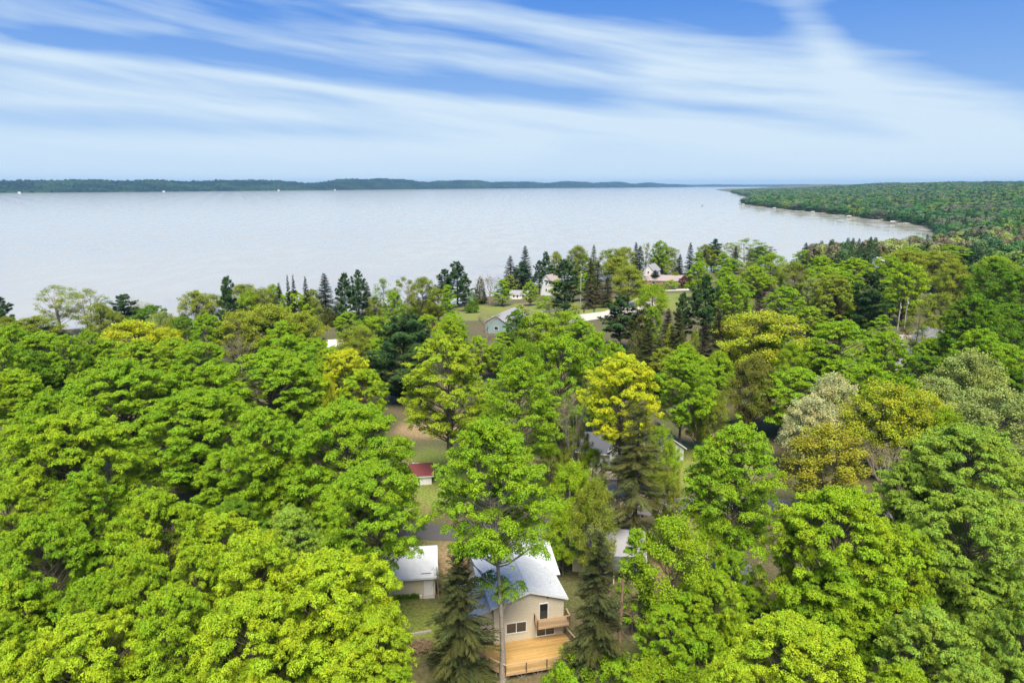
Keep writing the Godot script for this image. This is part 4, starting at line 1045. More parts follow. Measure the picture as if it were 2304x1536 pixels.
	["snag", 1, "taupe", -9.4, -77.8, 5.0, 0.6, 227, "bare grey trunk just right of the garage", "trees among the trees"],
	["oak", 64, "olive", -156.9, -213.2, 12.0, 6.3, 34, "olive-green oak on the lake shore at far left, second from the left", "trees on the lake shore at far left"],
	["maple", 95, "deep", -162.4, -289.5, 10.5, 5.7, 321, "deep green maple on the lake shore at far left", "trees on the lake shore at far left"],
	["oak", 65, "olive", -146.0, -245.4, 12.0, 5.7, 100, "olive-green oak on the lake shore at far left, fifth from the left", "trees on the lake shore at far left"],
	["oak", 66, "olive", -105.8, -211.5, 12.0, 4.2, 326, "olive-green oak on the lake shore at far left, rightmost", "trees on the lake shore at far left"],
	["oak", 67, "olive", -166.8, -221.1, 13.0, 4.4, 154, "olive-green oak on the lake shore at far left, leftmost", "trees on the lake shore at far left"],
	["oak", 68, "olive", 10.9, -107.1, 13.0, 2.9, 245, "olive-green oak in the middle of the picture, leftmost", "trees in the middle of the picture"],
	["oak", 69, "lime", 13.3, -104.9, 10.0, 2.5, 216, "lime-green oak in the middle of the picture, second from the left", "trees in the middle of the picture"],
	["oak", 70, "lime", 24.8, -107.1, 13.0, 2.6, 60, "lime-green oak in the middle of the picture, third from the left", "trees in the middle of the picture"],
	["oak", 71, "olive", 19.5, -106.1, 13.0, 2.5, 285, "olive-green oak in the middle of the picture, second from the left", "trees in the middle of the picture"],
	["oak", 72, "lime", 31.1, -99.9, 9.0, 2.4, 85, "lime-green oak right of the deck house, rightmost", "trees right of the deck house"],
	["oak", 73, "lime", 23.2, -74.5, 12.0, 2.9, 190, "lime-green oak right of the deck house, third from the left", "trees right of the deck house"],
	["oak", 74, "olive", 22.7, -93.7, 11.0, 2.6, 83, "olive-green oak right of the deck house, rightmost", "trees right of the deck house"],
	["maple", 96, "green", 27.3, -69.9, 7.4, 2.8, 90, "fresh green maple right of the deck house, rightmost", "trees right of the deck house"],
	["maple", 97, "green", 21.7, -72.1, 8.5, 2.6, 76, "fresh green maple right of the deck house, second from the left", "trees right of the deck house"],
	["oak", 75, "lime", 6.9, -83.6, 11.0, 2.6, 167, "lime-green oak right of the deck house, leftmost", "trees right of the deck house"],
	["maple", 98, "fern", 6.7, -125.7, 11.6, 3.0, 253, "cool green maple in the middle of the picture, rightmost", "trees in the middle of the picture"],
	["oak", 76, "olive", 39.4, -127.1, 13.0, 3.0, 173, "olive-green oak among the trees, leftmost", "trees among the trees"],
	["oak", 77, "lime", 6.5, -106.8, 10.0, 2.6, 132, "lime-green oak in the middle of the picture, leftmost", "trees in the middle of the picture"],
	["pine", 19, "pine", 22.6, -394.7, 16.0, 5.6, 277, "dark pine behind the parking lot, rightmost", "trees behind the parking lot"],
	["maple", 99, "green", 105.1, -477.5, 13.7, 7.1, 2, "fresh green maple by the long low building, rightmost", "trees by the long low building"],
	["bare", 5, "taupe", -8.5, -226.6, 12.0, 3.7, 86, "leafless small tree in front of the blue-grey building", "trees on the shore by the beach lawn"],
	["oak", 78, "olive", -124.8, -279.9, 16.0, 6.4, 2, "olive-green oak on the shore skyline left of centre, leftmost", "trees on the shore skyline left of centre"],
	["oak", 79, "lime", -107.5, -277.0, 17.0, 6.4, 331, "lime-green oak on the shore skyline left of centre, leftmost", "trees on the shore skyline left of centre"],
	["maple", 100, "olive", -93.7, -316.7, 14.2, 4.6, 159, "olive-green maple on the shore skyline left of centre", "trees on the shore skyline left of centre"],
	["cedar", 8, "cedar", -76.3, -297.8, 11.0, 4.3, 61, "dark olive cedar on the shore skyline left of centre", "trees on the shore skyline left of centre"],
	["oak", 80, "olive", -53.1, -260.7, 13.0, 3.9, 279, "olive-green oak on the shore skyline left of centre, rightmost", "trees on the shore skyline left of centre"],
	["maple", 101, "green", -39.7, -226.4, 17.6, 3.7, 56, "fresh green maple on the shore skyline left of centre, rightmost", "trees on the shore skyline left of centre"],
	["oak", 81, "olive", -30.7, -281.0, 14.0, 4.6, 249, "olive-green oak on the shore by the beach lawn, rightmost", "trees on the shore by the beach lawn"],
	["cedar", 9, "deep", -18.9, -321.2, 11.0, 3.6, 307, "deep green cedar on the shore by the beach lawn, rightmost", "trees on the shore by the beach lawn"],
	["oak", 82, "olive", -74.5, -237.6, 14.0, 4.7, 247, "olive-green oak on the shore skyline left of centre, fourth from the left", "trees on the shore skyline left of centre"],
	["maple", 102, "green", -54.4, -221.8, 11.7, 4.4, 269, "fresh green maple on the shore skyline left of centre, third from the left", "trees on the shore skyline left of centre"],
	["oak", 83, "lime", 37.2, -129.4, 10.0, 2.6, 38, "lime-green oak among the trees", "trees among the trees"],
	["oak", 84, "lime", 27.0, -109.3, 9.0, 2.3, 266, "lime-green oak in the middle of the picture, rightmost", "trees in the middle of the picture"],
	["maple", 103, "green", 153.7, -476.2, 10.4, 9.3, 125, "fresh green maple on the shore right of centre, second from the left", "trees on the shore right of centre"],
	["oak", 85, "olive", 125.4, -359.3, 13.0, 5.8, 210, "olive-green oak on the shore right of centre, rightmost", "trees on the shore right of centre"],
	["maple", 104, "lime", 23.9, -355.3, 10.9, 4.6, 150, "lime-green maple behind the parking lot, rightmost", "trees behind the parking lot"],
	["hugemaple", 3, "green", -46.7, -126.9, 21.0, 10.4, 182, "fresh green broad maple in the top row of the left stand", "trees in the top row of the left stand"],
	["hugemaple", 4, "green", -69.1, -115.7, 22.0, 10.3, 117, "fresh green broad maple in the second row of the left stand, leftmost", "trees in the second row of the left stand"],
	["hugemaple", 5, "lime", -60.7, -88.5, 22.0, 8.1, 92, "lime-green broad maple in the middle of the left stand", "trees in the middle of the left stand"],
	["hugemaple", 6, "green", -51.0, -104.3, 20.0, 9.9, 320, "fresh green broad maple in the second row of the left stand, rightmost", "trees in the second row of the left stand"],
	["hugemaple", 7, "yellow", -17.6, -59.4, 20.0, 7.0, 0, "yellow-lime broad maple left of the garage", "trees left of the garage"],
	["hugemaple", 8, "yellow", -23.1, -53.1, 20.0, 6.2, 346, "yellow-lime broad maple low in the left stand", "trees low in the left stand"],
	["hugemaple", 9, "yellow", -37.1, -51.4, 19.0, 5.8, 27, "yellow-lime broad maple along the bottom edge at left", "trees along the bottom edge at left"],
	["hugemaple", 10, "fern", 58.4, -82.1, 22.0, 8.4, 312, "cool green broad maple in the cool green stand at right", "trees in the cool green stand at right"],
	["hugemaple", 11, "fern", 49.1, -66.8, 21.0, 6.8, 160, "cool green broad maple in the near stand at lower right", "trees in the near stand at lower right"],
	["hugemaple", 12, "yellow", 24.9, -52.2, 18.0, 6.7, 278, "yellow-lime broad maple along the bottom edge at right", "trees along the bottom edge at right"],
	["hugemaple", 13, "green", -49.0, -64.5, 20.0, 5.5, 239, "fresh green broad maple in the lower middle of the left stand", "trees in the lower middle of the left stand"],
	["bigmaple", 34, "lime", -49.5, -58.9, 18.0, 4.0, 290, "lime-green maple cut by the left edge near the bottom corner", "trees low in the left stand"],
	["bigmaple", 35, "yellow", -43.1, -50.8, 17.0, 3.7, 156, "yellow-lime maple filling the bottom left corner", "trees along the bottom edge at left"],
	["bigmaple", 36, "lime", -46.9, -54.5, 17.0, 3.4, 259, "lime-green maple at the left edge just above the bottom left corner", "trees along the bottom edge at left"],
	["maple", 105, "green", 25.7, -71.3, 11.0, 2.6, 225, "small green maple in front of the blue-grey roofed shed", "trees right of the deck house"],
	["bigmaple", 37, "fern", 42.0, -49.1, 17.0, 3.1, 313, "cool green maple filling the bottom right corner", "trees along the bottom edge at right"],
]
const TREE_NAMES := {"bigmaple": "maple_tree", "hugemaple": "maple_tree", "maple": "maple_tree", "oak": "oak_tree", "column": "upright_tree", "willow": "willow_tree", "poplar": "poplar_tree", "cotton": "cottonwood_tree", "shrub": "shrub",
	"tallmaple": "maple_tree", "frontmaple": "maple_tree", "sidemaple": "maple_tree", "highmaple": "maple_tree", "spruce": "spruce_tree", "nearspruce": "spruce_tree", "openspruce": "spruce_tree", "pine": "pine_tree", "pinebig": "pine_tree", "cedar": "cedar_tree", "bare": "bare_tree", "snag": "dead_tree"}

func plant_trees() -> void:
	var bark := grain("bark", Color(0.125, 0.100, 0.075), 0.55, 1.3, 0.03, 0.5, 0.95, 6.0, Vector3(1, 0.25, 1))
	var pale := grain("pale_bark", Color(0.34, 0.29, 0.235), 0.6, 1.2, 0.03, 0.5, 0.95, 6.0, Vector3(1, 0.25, 1))
	var red := grain("red_bark", Color(0.27, 0.17, 0.11), 0.6, 1.25, 0.03, 0.5, 0.95, 6.0, Vector3(1, 0.25, 1))
	for row in TREES:
		var sp: Dictionary = species[row[0]]
		var m: Array = sp.models[row[1] % sp.models.size()]
		var o := thing(TREE_NAMES[row[0]], Vector3(row[3], land(row[3], row[4]), row[4]), row[7], row[8], "shrub" if row[0] == "shrub" else "tree", row[9])
		var k := Vector3(row[6] / sp.R, row[5] / sp.H, row[6] / sp.R)
		var trunk := MeshInstance3D.new()
		trunk.name = "trunk"
		trunk.mesh = m[0]
		trunk.material_override = pale if row[0] in ["cotton", "frontmaple", "bare"] else red if row[0] == "snag" else bark
		trunk.scale = k
		o.add_child(trunk, true)
		if m[1].get_surface_count() and m[1].surface_get_array_len(0) > 0:
			var crown := MeshInstance3D.new()
			crown.name = "crown"
			crown.mesh = m[1]
			crown.material_override = leaf_mat(row[2])
			crown.scale = k
			o.add_child(crown, true)

# the woods beyond: too many to count, one object for each kind of crown
func far_woods() -> void:
	var kinds := []
	for k in 4:
		rng.seed = 900 + k
		var acc := {"v": PackedVector3Array(), "c": PackedColorArray()}
		if k < 3:
			for j in 26:
				var d := rand_unit()
				d.y = absf(d.y) * 1.1 - 0.25
				put(acc, "maple", Transform3D(aim((d + Vector3.UP * 0.8).normalized(), rng.randf() * TAU).scaled(Vector3.ONE * rng.randf_range(3.2, 5.0)), Vector3(d.x * 3.4, 10.5 + d.y * (4.2 + k), d.z * 3.4)), tone(0.7, 1.0, 0.06))
			for j in 8:
				put(acc, "maple", Transform3D(aim(Vector3.UP, rng.randf() * TAU).scaled(Vector3.ONE * 5.0), Vector3(rng.randf_range(-2, 2), rng.randf_range(2, 8), rng.randf_range(-2, 2))), tone(0.6, 0.8, 0.06))
		else:
			for j in 46:
				var f := j / 46.0
				var a := j * 2.39996
				put(acc, "pine", Transform3D(aim(Vector3(cos(a), 1.2, sin(a)).normalized(), a).scaled(Vector3.ONE * lerpf(4.5, 2.0, f)), Vector3(cos(a), 0, sin(a)) * 3.0 * (1.0 - f) + Vector3(0, 2.0 + 15.0 * f, 0)), tone(0.7, 1.0, 0.1))
		kinds.append(crown_mesh(acc))
	rng.seed = 77
	var where := [[], [], [], []]
	var tint := [[], [], [], []]
	var colors := [Color(0.070, 0.190, 0.045), Color(0.150, 0.270, 0.045), Color(0.038, 0.125, 0.042), Color(0.095, 0.180, 0.055), Color(0.150, 0.165, 0.110), Color(0.150, 0.225, 0.105), Color(0.180, 0.245, 0.050)]
	var z := -330.0
	while z > -5800.0:
		var step := 6.5 + (-z) * 0.0042
		var x := -z * 0.26
		while x < -z * 0.95 + 40.0:
			var px := x + rng.randf_range(-0.5, 0.5) * step
			var pz := z + rng.randf_range(-0.5, 0.5) * step
			x += step
			if pz > -640.0 and px < -pz * 0.43:
				continue
			if pz > -430.0 and px < -pz * 0.71:
				continue
			var s := shore_distance(px, pz)
			if s < 5.0 or (pz > -900.0 and s < 14.0 and rng.randf() < 0.5):
				continue
			var h := rng.randf_range(0.72, 1.25)
			if pz > -620.0 and s < 60.0:
				h *= 0.7
			var patch := noise.get_noise_2d(px * 0.5, pz * 0.5) + rng.randf_range(-0.22, 0.22)
			var k := 3 if patch > 0.33 or rng.randf() < 0.07 else rng.randi() % 3
			var wide: float = step / 6.5 * rng.randf_range(0.62, 1.2)
			where[k].append(Transform3D(Basis(Vector3.UP, rng.randf() * TAU).scaled(Vector3(wide, h, wide)), Vector3(px, land(px, pz) - 0.3, pz)))
			var c: Color = LEAF.pine
			if k < 3:
				var q := noise.get_noise_2d(px * 0.33 + 300.0, pz * 0.33) * 1.3 + rng.randf_range(-0.22, 0.22)
				c = colors[0]
				if q > 0.42: c = colors[1]
				elif q > 0.3: c = colors[6]
				elif q < -0.42: c = colors[4] if pz < -450.0 else colors[3]
				elif q < -0.3: c = colors[5]
				elif q < -0.12: c = colors[2]
				elif q < 0.0: c = colors[3]
				if pz > -680.0 and s < 130.0 and rng.randf() < 0.65:
					c = LEAF.taupe if rng.randf() < 0.6 else LEAF.sage
			tint[k].append(c * rng.randf_range(0.85, 1.1))
		z -= step * 0.87
	var total := 0
	for k in 4:
		var mm := MultiMesh.new()
		mm.transform_format = MultiMesh.TRANSFORM_3D
		mm.use_colors = true
		mm.mesh = kinds[k]
		mm.instance_count = where[k].size()
		total += where[k].size()
		for i in where[k].size():
			mm.set_instance_transform(i, where[k][i])
			mm.set_instance_color(i, tint[k][i])
		var o := MultiMeshInstance3D.new()
		o.name = ["round_crowned_forest", "broad_leaved_forest", "mixed_forest", "conifer_forest"][k]
		o.multimesh = mm
		var m := mat("far_leaves", Color.WHITE, 0.7, 0.0, 0.3)
		m.vertex_color_use_as_albedo = true
		m.backlight = Color(0.5, 0.5, 0.35)
		o.material_override = m
		tag(o, ["round green crowns of the far wood on the peninsula", "broad crowns filling the far wood on the peninsula", "loose crowns scattered through the far peninsula wood", "dark pointed conifers among the far peninsula wood"][k], "forest")
		o.set_meta("kind", "stuff")
		add_child(o)
	print("far trees ", total)

# ------------------------------------------------------------------ ground, water, hills
func lawn_at(x: float, z: float) -> float:
	# how much of a mown lawn lies here
	var best := 0.0
	for l in LAWNS:
		var d := Vector2((x - l[0]) / l[2], (z - l[1]) / l[3]).length() + noise.get_noise_2d(x * 3.0, z * 3.0) * 0.25
		best = maxf(best, 1.0 - ss(0.8, 1.1, d))
	return best
const LAWNS := [
	[-12.0, -72.5, 5.5, 5.5], [-13.0, -115.0, 11.0, 15.0], [34.0, -122.0, 14.0, 12.0], [20.0, -300.0, 60.0, 26.0], [-2.0, -330.0, 36.0, 26.0], [98.0, -405.0, 40.0, 14.0], [70.0, -320.0, 30.0, 20.0], [120.0, -210.0, 20.0, 14.0],
]
const BARE_EARTH := [[-5.0, -88.5, 8.0, 6.5], [44.0, -136.0, 8.0, 6.0], [24.0, -88.0, 9.0, 12.0], [8.0, -345.0, 14.0, 7.0], [-15.0, -63.0, 5.0, 4.0], [-19.0, -141.0, 9.0, 6.0]]

func ground() -> void:
	var xs := []
	var zs := []
	var x := -1500.0
	while x < 9000.0:
		xs.append(x)
		x += 2.5 if absf(x) < 60.0 else 6.0 if absf(x) < 260.0 else 20.0 if x > -700.0 and x < 1100.0 else 120.0
	var z := 120.0
	while z > -9000.0:
		zs.append(z)
		z -= 2.5 if z < -40.0 and z > -150.0 else 6.0 if z > -470.0 else 20.0 if z > -1400.0 else 120.0
	var v := PackedVector3Array()
	var c := PackedColorArray()
	var ix := PackedInt32Array()
	for zz in zs:
		for xx in xs:
			v.append(Vector3(xx, land(xx, zz), zz))
			var n := noise.get_noise_2d(xx * 4.0, zz * 4.0)
			var col := Color(0.085, 0.092, 0.028).lerp(Color(0.11, 0.085, 0.045), ss(-0.3, 0.4, n))
			if absf(xx) < 300.0 and zz > -480.0:
				col = col.lerp(Color(0.155, 0.195, 0.030).lerp(Color(0.20, 0.175, 0.05), ss(0.0, 0.5, noise.get_noise_2d(xx * 7.0, zz * 7.0 + 99.0))), lawn_at(xx, zz))
				for b in BARE_EARTH:
					var d := Vector2((xx - b[0]) / b[2], (zz - b[1]) / b[3]).length() + n * 0.4
					col = col.lerp(Color(0.27, 0.19, 0.095), 0.9 * (1.0 - ss(0.6, 1.05, d)))
			c.append(col * 2.0)
	var w := xs.size()
	for j in zs.size() - 1:
		for i in w - 1:
			var a := j * w + i
			for q in [a, a + w, a + 1, a + 1, a + w, a + w + 1]:
				ix.append(q)
	var st := SurfaceTool.new()
	st.create_from(array_mesh(v, null, c, ix), 0)
	st.generate_normals()
	var o := MeshInstance3D.new()
	o.name = "ground"
	o.mesh = st.commit()
	var m := grain("ground", Color(0.5, 0.5, 0.5), 0.55, 1.45, 0.02, 0.16, 0.95, 4.0)
	m.vertex_color_use_as_albedo = true
	o.material_override = m
	structure(o)
	add_child(o)

func lake() -> void:
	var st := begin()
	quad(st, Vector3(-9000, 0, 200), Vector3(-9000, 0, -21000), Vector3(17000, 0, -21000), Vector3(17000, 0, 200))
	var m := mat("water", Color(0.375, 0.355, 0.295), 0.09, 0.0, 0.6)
	var n := FastNoiseLite.new()
	n.seed = 5
	n.frequency = 0.03
	var im := n.get_seamless_image(512, 512)
	im.bump_map_to_normal_map(1.2)
	m.normal_enabled = true
	m.normal_texture = ImageTexture.create_from_image(im)
	m.normal_scale = 0.1
	var rough := FastNoiseLite.new()
	rough.seed = 9
	rough.frequency = 0.008
	rough.fractal_octaves = 5
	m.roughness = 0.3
	m.roughness_texture = ImageTexture.create_from_image(rough.get_seamless_image(512, 512))
	m.uv1_triplanar = true
	m.uv1_world_triplanar = true
	m.uv1_scale = Vector3(0.01, 0.01, 0.004)
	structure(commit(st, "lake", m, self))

# a wooded ridge along a shoreline: points x, z and the ridge's height
func ridge(called: String, pts: Array, depth: float, steps: int, seed_: int) -> void:
	rng.seed = seed_
	var curve := Curve3D.new()
	for k in pts.size() / 3:
		curve.add_point(Vector3(pts[3 * k], pts[3 * k + 2], pts[3 * k + 1]))
	var length := curve.get_baked_length()
	var across := 26
	var v := PackedVector3Array()
	var c := PackedColorArray()
	var ix := PackedInt32Array()
	var spots := []
	for i in steps + 1:
		var at := curve.sample_baked(length * i / steps)
		var away := Vector3(at.x, 0, at.z).normalized()
		for j in across:
			var f := j / float(across - 1)
			var d := depth * pow(f, 1.3)
			var q := Vector3(at.x, 0, at.z) + away * d
			var rise := pow(ss(0.0, 0.62, f), 0.8) * (1.0 - 0.5 * ss(0.7, 1.0, f))
			var n := noise.get_noise_2d(q.x * 0.035, q.z * 0.035)
			q.y = -1.0 if j == 0 else 9.0 + at.y * rise * (0.88 + 0.5 * n) + rng.randf_range(-4.0, 4.0)
			v.append(q)
			var t := noise.get_noise_2d(q.x * 0.11, q.z * 0.11) + rng.randf_range(-0.2, 0.2)
			c.append(Color(0.008, 0.030, 0.018).lerp(Color(0.026, 0.062, 0.022), ss(-0.15, 0.4, t)))
			if j > 0 and j < across - 4:
				spots.append(q)
	for i in steps:
		for j in across - 1:
			var a := i * across + j
			for q in [a, a + across, a + 1, a + 1, a + across, a + across + 1]:
				ix.append(q)
	var o := MeshInstance3D.new()
	o.name = called
	o.mesh = array_mesh(v, null, c, ix)
	var m := mat("hill_woods", Color.WHITE, 0.9, 0.0, 0.2)
	m.vertex_color_use_as_albedo = true
	o.material_override = m
	structure(o)
	add_child(o)
	# crowns standing on it
	rng.seed = seed_ + 1
	var acc := {"v": PackedVector3Array(), "c": PackedColorArray()}
	for j in 14:
		var d := rand_unit()
		d.y = absf(d.y)
		put(acc, "maple", Transform3D(aim((d + Vector3.UP).normalized(), rng.randf() * TAU).scaled(Vector3.ONE * 12.0), d * Vector3(7, 9, 7)), tone(0.7, 1.0, 0.05))
	var count := mini(9000, spots.size())
	var mm := MultiMesh.new()
	mm.transform_format = MultiMesh.TRANSFORM_3D
	mm.use_colors = true
	mm.mesh = crown_mesh(acc)
	mm.instance_count = count
	for k in count:
		var q: Vector3 = spots[k * spots.size() / count] + Vector3(rng.randf_range(-12, 12), -3.0, rng.randf_range(-12, 12))
		var s := rng.randf_range(0.7, 1.5)
		mm.set_instance_transform(k, Transform3D(Basis(Vector3.UP, rng.randf() * TAU).scaled(Vector3(s * 1.2, s, s * 1.2)), q))
		var t := noise.get_noise_2d(q.x * 0.11, q.z * 0.11) + rng.randf_range(-0.25, 0.25)
		mm.set_instance_color(k, Color(0.009, 0.033, 0.020).lerp(Color(0.034, 0.078, 0.026), ss(-0.15, 0.4, t)))
	var w := MultiMeshInstance3D.new()
	w.name = "far_shore_forest" if called == "hills" else "horizon_forest"
	w.multimesh = mm
	w.material_override = mats.far_leaves
	tag(w, "dark wooded hillside on the opposite lake shore" if called == "hills" else "faint blue wooded strip on the horizon at right", "forest")
	w.set_meta("kind", "stuff")
	add_child(w)

# a strip of paving along points x, z
func strip(called: String, pts: Array, wide: float, lift: float, m: Material) -> void:
	var st := begin()
	var curve := Curve3D.new()
	for k in pts.size() / 2:
		curve.add_point(Vector3(pts[2 * k], 0, pts[2 * k + 1]))
	var length := curve.get_baked_length()
	var n := int(length / 1.5) + 2
	var rows := []
	for k in n:
		var a := curve.sample_baked(length * k / (n - 1))
		var b := curve.sample_baked(minf(length, length * k / (n - 1) + 0.5))
		var c := curve.sample_baked(maxf(0.0, length * k / (n - 1) - 0.5))
		var side := (b - c).normalized().cross(Vector3.UP)
		var row := []
		for j in 5:
			var q := a + side * wide * (j / 4.0 - 0.5) * (1.0 + 0.06 * noise.get_noise_2d(k * 9.0, j * 50.0))
			row.append(Vector3(q.x, land(q.x, q.z) + lift, q.z))
		rows.append(row)
	for k in n - 1:
		for j in 4:
			quad(st, rows[k][j], rows[k][j + 1], rows[k + 1][j + 1], rows[k + 1][j])
	structure(commit(st, called, m, self))

# ------------------------------------------------------------------ houses
func window(parent: Node, at: Vector3, w: float, h: float, turn: float, frame: Material, mullions := 0) -> void:
	# at: middle of the window on the wall face; turn: which way it looks
	var o := Node3D.new()
	o.name = "window"
	parent.add_child(o, true)
	o.position = at
	o.rotation.y = deg_to_rad(turn)
	var st := begin()
	var f := 0.09
	add_box(st, Vector3(0, h / 2 + f / 2, 0.03), Vector3(w + 2 * f, f, 0.08))
	add_box(st, Vector3(0, -h / 2 - f / 2, 0.04), Vector3(w + 2 * f + 0.06, f, 0.12))
	for s in [-1, 1]:
		add_box(st, Vector3(s * (w / 2 + f / 2), 0, 0.03), Vector3(f, h, 0.08))
	for k in mullions:
		add_box(st, Vector3(-w / 2 + w * (k + 1) / (mullions + 1), 0, 0.025), Vector3(0.09, h, 0.06))
	commit(st, "frame", frame, o)
	for k in mullions + 1:
		var pw := w / (mullions + 1) - 0.005
		var p := box("pane", Vector3(-w / 2 + w * (k + 0.5) / (mullions + 1), 0, 0.012), Vector3(pw, h, 0.02), mat("glass", Color(0.02, 0.025, 0.03), 0.06, 0.0, 0.8), o)
		p.name = "pane" if k == 0 else "pane_%03d" % k

func door(parent: Node, at: Vector3, w: float, h: float, turn: float, m: Material) -> void:
	var o := Node3D.new()
	o.name = "door"
	parent.add_child(o, true)
	o.position = at
	o.rotation.y = deg_to_rad(turn)
	box("leaf", Vector3(0, h / 2, 0.03), Vector3(w, h, 0.05), m, o)
	box("handle", Vector3(w * 0.38, h * 0.47, 0.08), Vector3(0.05, 0.12, 0.06), mat("dark_metal", Color(0.05, 0.05, 0.05), 0.4, 0.6), o)
	var st := begin()
	for s in [-1, 1]:
		add_box(st, Vector3(s * (w / 2 + 0.05), h / 2, 0.03), Vector3(0.1, h, 0.07))
	add_box(st, Vector3(0, h + 0.05, 0.03), Vector3(w + 0.2, 0.1, 0.07))
	commit(st, "frame", mat("white_trim", Color(0.74, 0.74, 0.72), 0.6), o)

func add_laps(st: SurfaceTool, w: float, h: float, rise: float, z: float, out: float, turn: Basis, gap := 0.24) -> void:
	# clapboard edges on a wall w wide, h to the eaves, with a gable of that rise
	var y := gap
	while y < h + rise - 0.1:
		var here := w if y < h or rise <= 0.0 else w * (1.0 - (y - h) / rise)
		if here > 0.3:
			add_box(st, turn * Vector3(0, y, z + out * 0.5), Vector3(here - 0.02, 0.03, out) , turn)
		y += gap

func gable_house(o: Node3D, w: float, d: float, h: float, rise: float, wall: Material, roof: Material, over := 0.4, laps := true, ribs := 0.0) -> void:
	# ridge along x; the long sides look to +z and -z
	var st := begin()
	var pent := [Vector2(-d / 2, -0.6), Vector2(d / 2, -0.6), Vector2(d / 2, h), Vector2(0, h + rise), Vector2(-d / 2, h)]
	add_prism(st, pent, -w / 2, w / 2, Transform3D(Basis(Vector3.UP, PI / 2), Vector3.ZERO))
	if laps:
		for s in [0, 180]:
			add_laps(st, w, h, 0.0, d / 2, 0.018, Basis(Vector3.UP, deg_to_rad(s)))
			add_laps(st, d, h, rise, w / 2, 0.018, Basis(Vector3.UP, deg_to_rad(s + 90)))
	commit(st, "wall", wall, o)
	var slope := rise / (d / 2)
	st = begin()
	var top := h + rise + 0.16
	var low := h + 0.16 - over * slope
	for s in [-1.0, 1.0]:
		add_slab(st, Vector3(-w / 2 - over, top, s * 0.002), Vector3(w / 2 + over, top, s * 0.002), Vector3(w / 2 + over, low, s * (d / 2 + over)), Vector3(-w / 2 - over, low, s * (d / 2 + over)), 0.13)
		if ribs > 0.0:
			var x := -w / 2 - over + 0.05
			while x < w / 2 + over:
				add_bar(st, Vector3(x, top + 0.015, s * 0.01), Vector3(x, low + 0.015, s * (d / 2 + over)), 0.03, 0.05)
				x += ribs
	commit(st, "roof", roof, o)
	# white boards along the gable edges and eaves
	st = begin()
	for s in [-1.0, 1.0]:
		for e in [-1.0, 1.0]:
			add_bar(st, Vector3(e * (w / 2 + over + 0.015), top - 0.15, 0), Vector3(e * (w / 2 + over + 0.015), low - 0.15, s * (d / 2 + over)), 0.03, 0.16)
		add_bar(st, Vector3(-w / 2 - over, low - 0.13, s * (d / 2 + over + 0.02)), Vector3(w / 2 + over, low - 0.13, s * (d / 2 + over + 0.02)), 0.04, 0.15)
	commit(st, "trim", mat("white_trim", Color(0.74, 0.74, 0.72), 0.6), o)

func small_house(called: String, label: String, at: Vector3, turn: float, w: float, d: float, h: float, rise: float, wall: Material, roof: Material, wins: Array, chimney := false) -> Node3D:
	var o := thing(called, at, turn, label, "house", "")
	gable_house(o, w, d, h, rise, wall, roof, 0.4, false)
	var trim := mat("white_trim", Color(0.74, 0.74, 0.72), 0.6)
	for q in wins:
		# face, along, height, width, height
		if q[0] == "f":
			window(o, Vector3(q[1], q[2], d / 2), q[3], q[4], 0, trim)
		elif q[0] == "r":
			window(o, Vector3(w / 2, q[2], -q[1]), q[3], q[4], 90, trim)
		elif q[0] == "l":
			window(o, Vector3(-w / 2, q[2], q[1]), q[3], q[4], -90, trim)
		elif q[0] == "d":
			door(o, Vector3(q[1], 0, d / 2), q[3], q[4], 0, trim)
	if chimney:
		box("chimney", Vector3(w * 0.2, h + rise + 0.2, 0.3), Vector3(0.8, 1.6, 0.8), mat("chimney_brick", Color(0.3, 0.14, 0.1)), o.get_node("roof"))
	return o

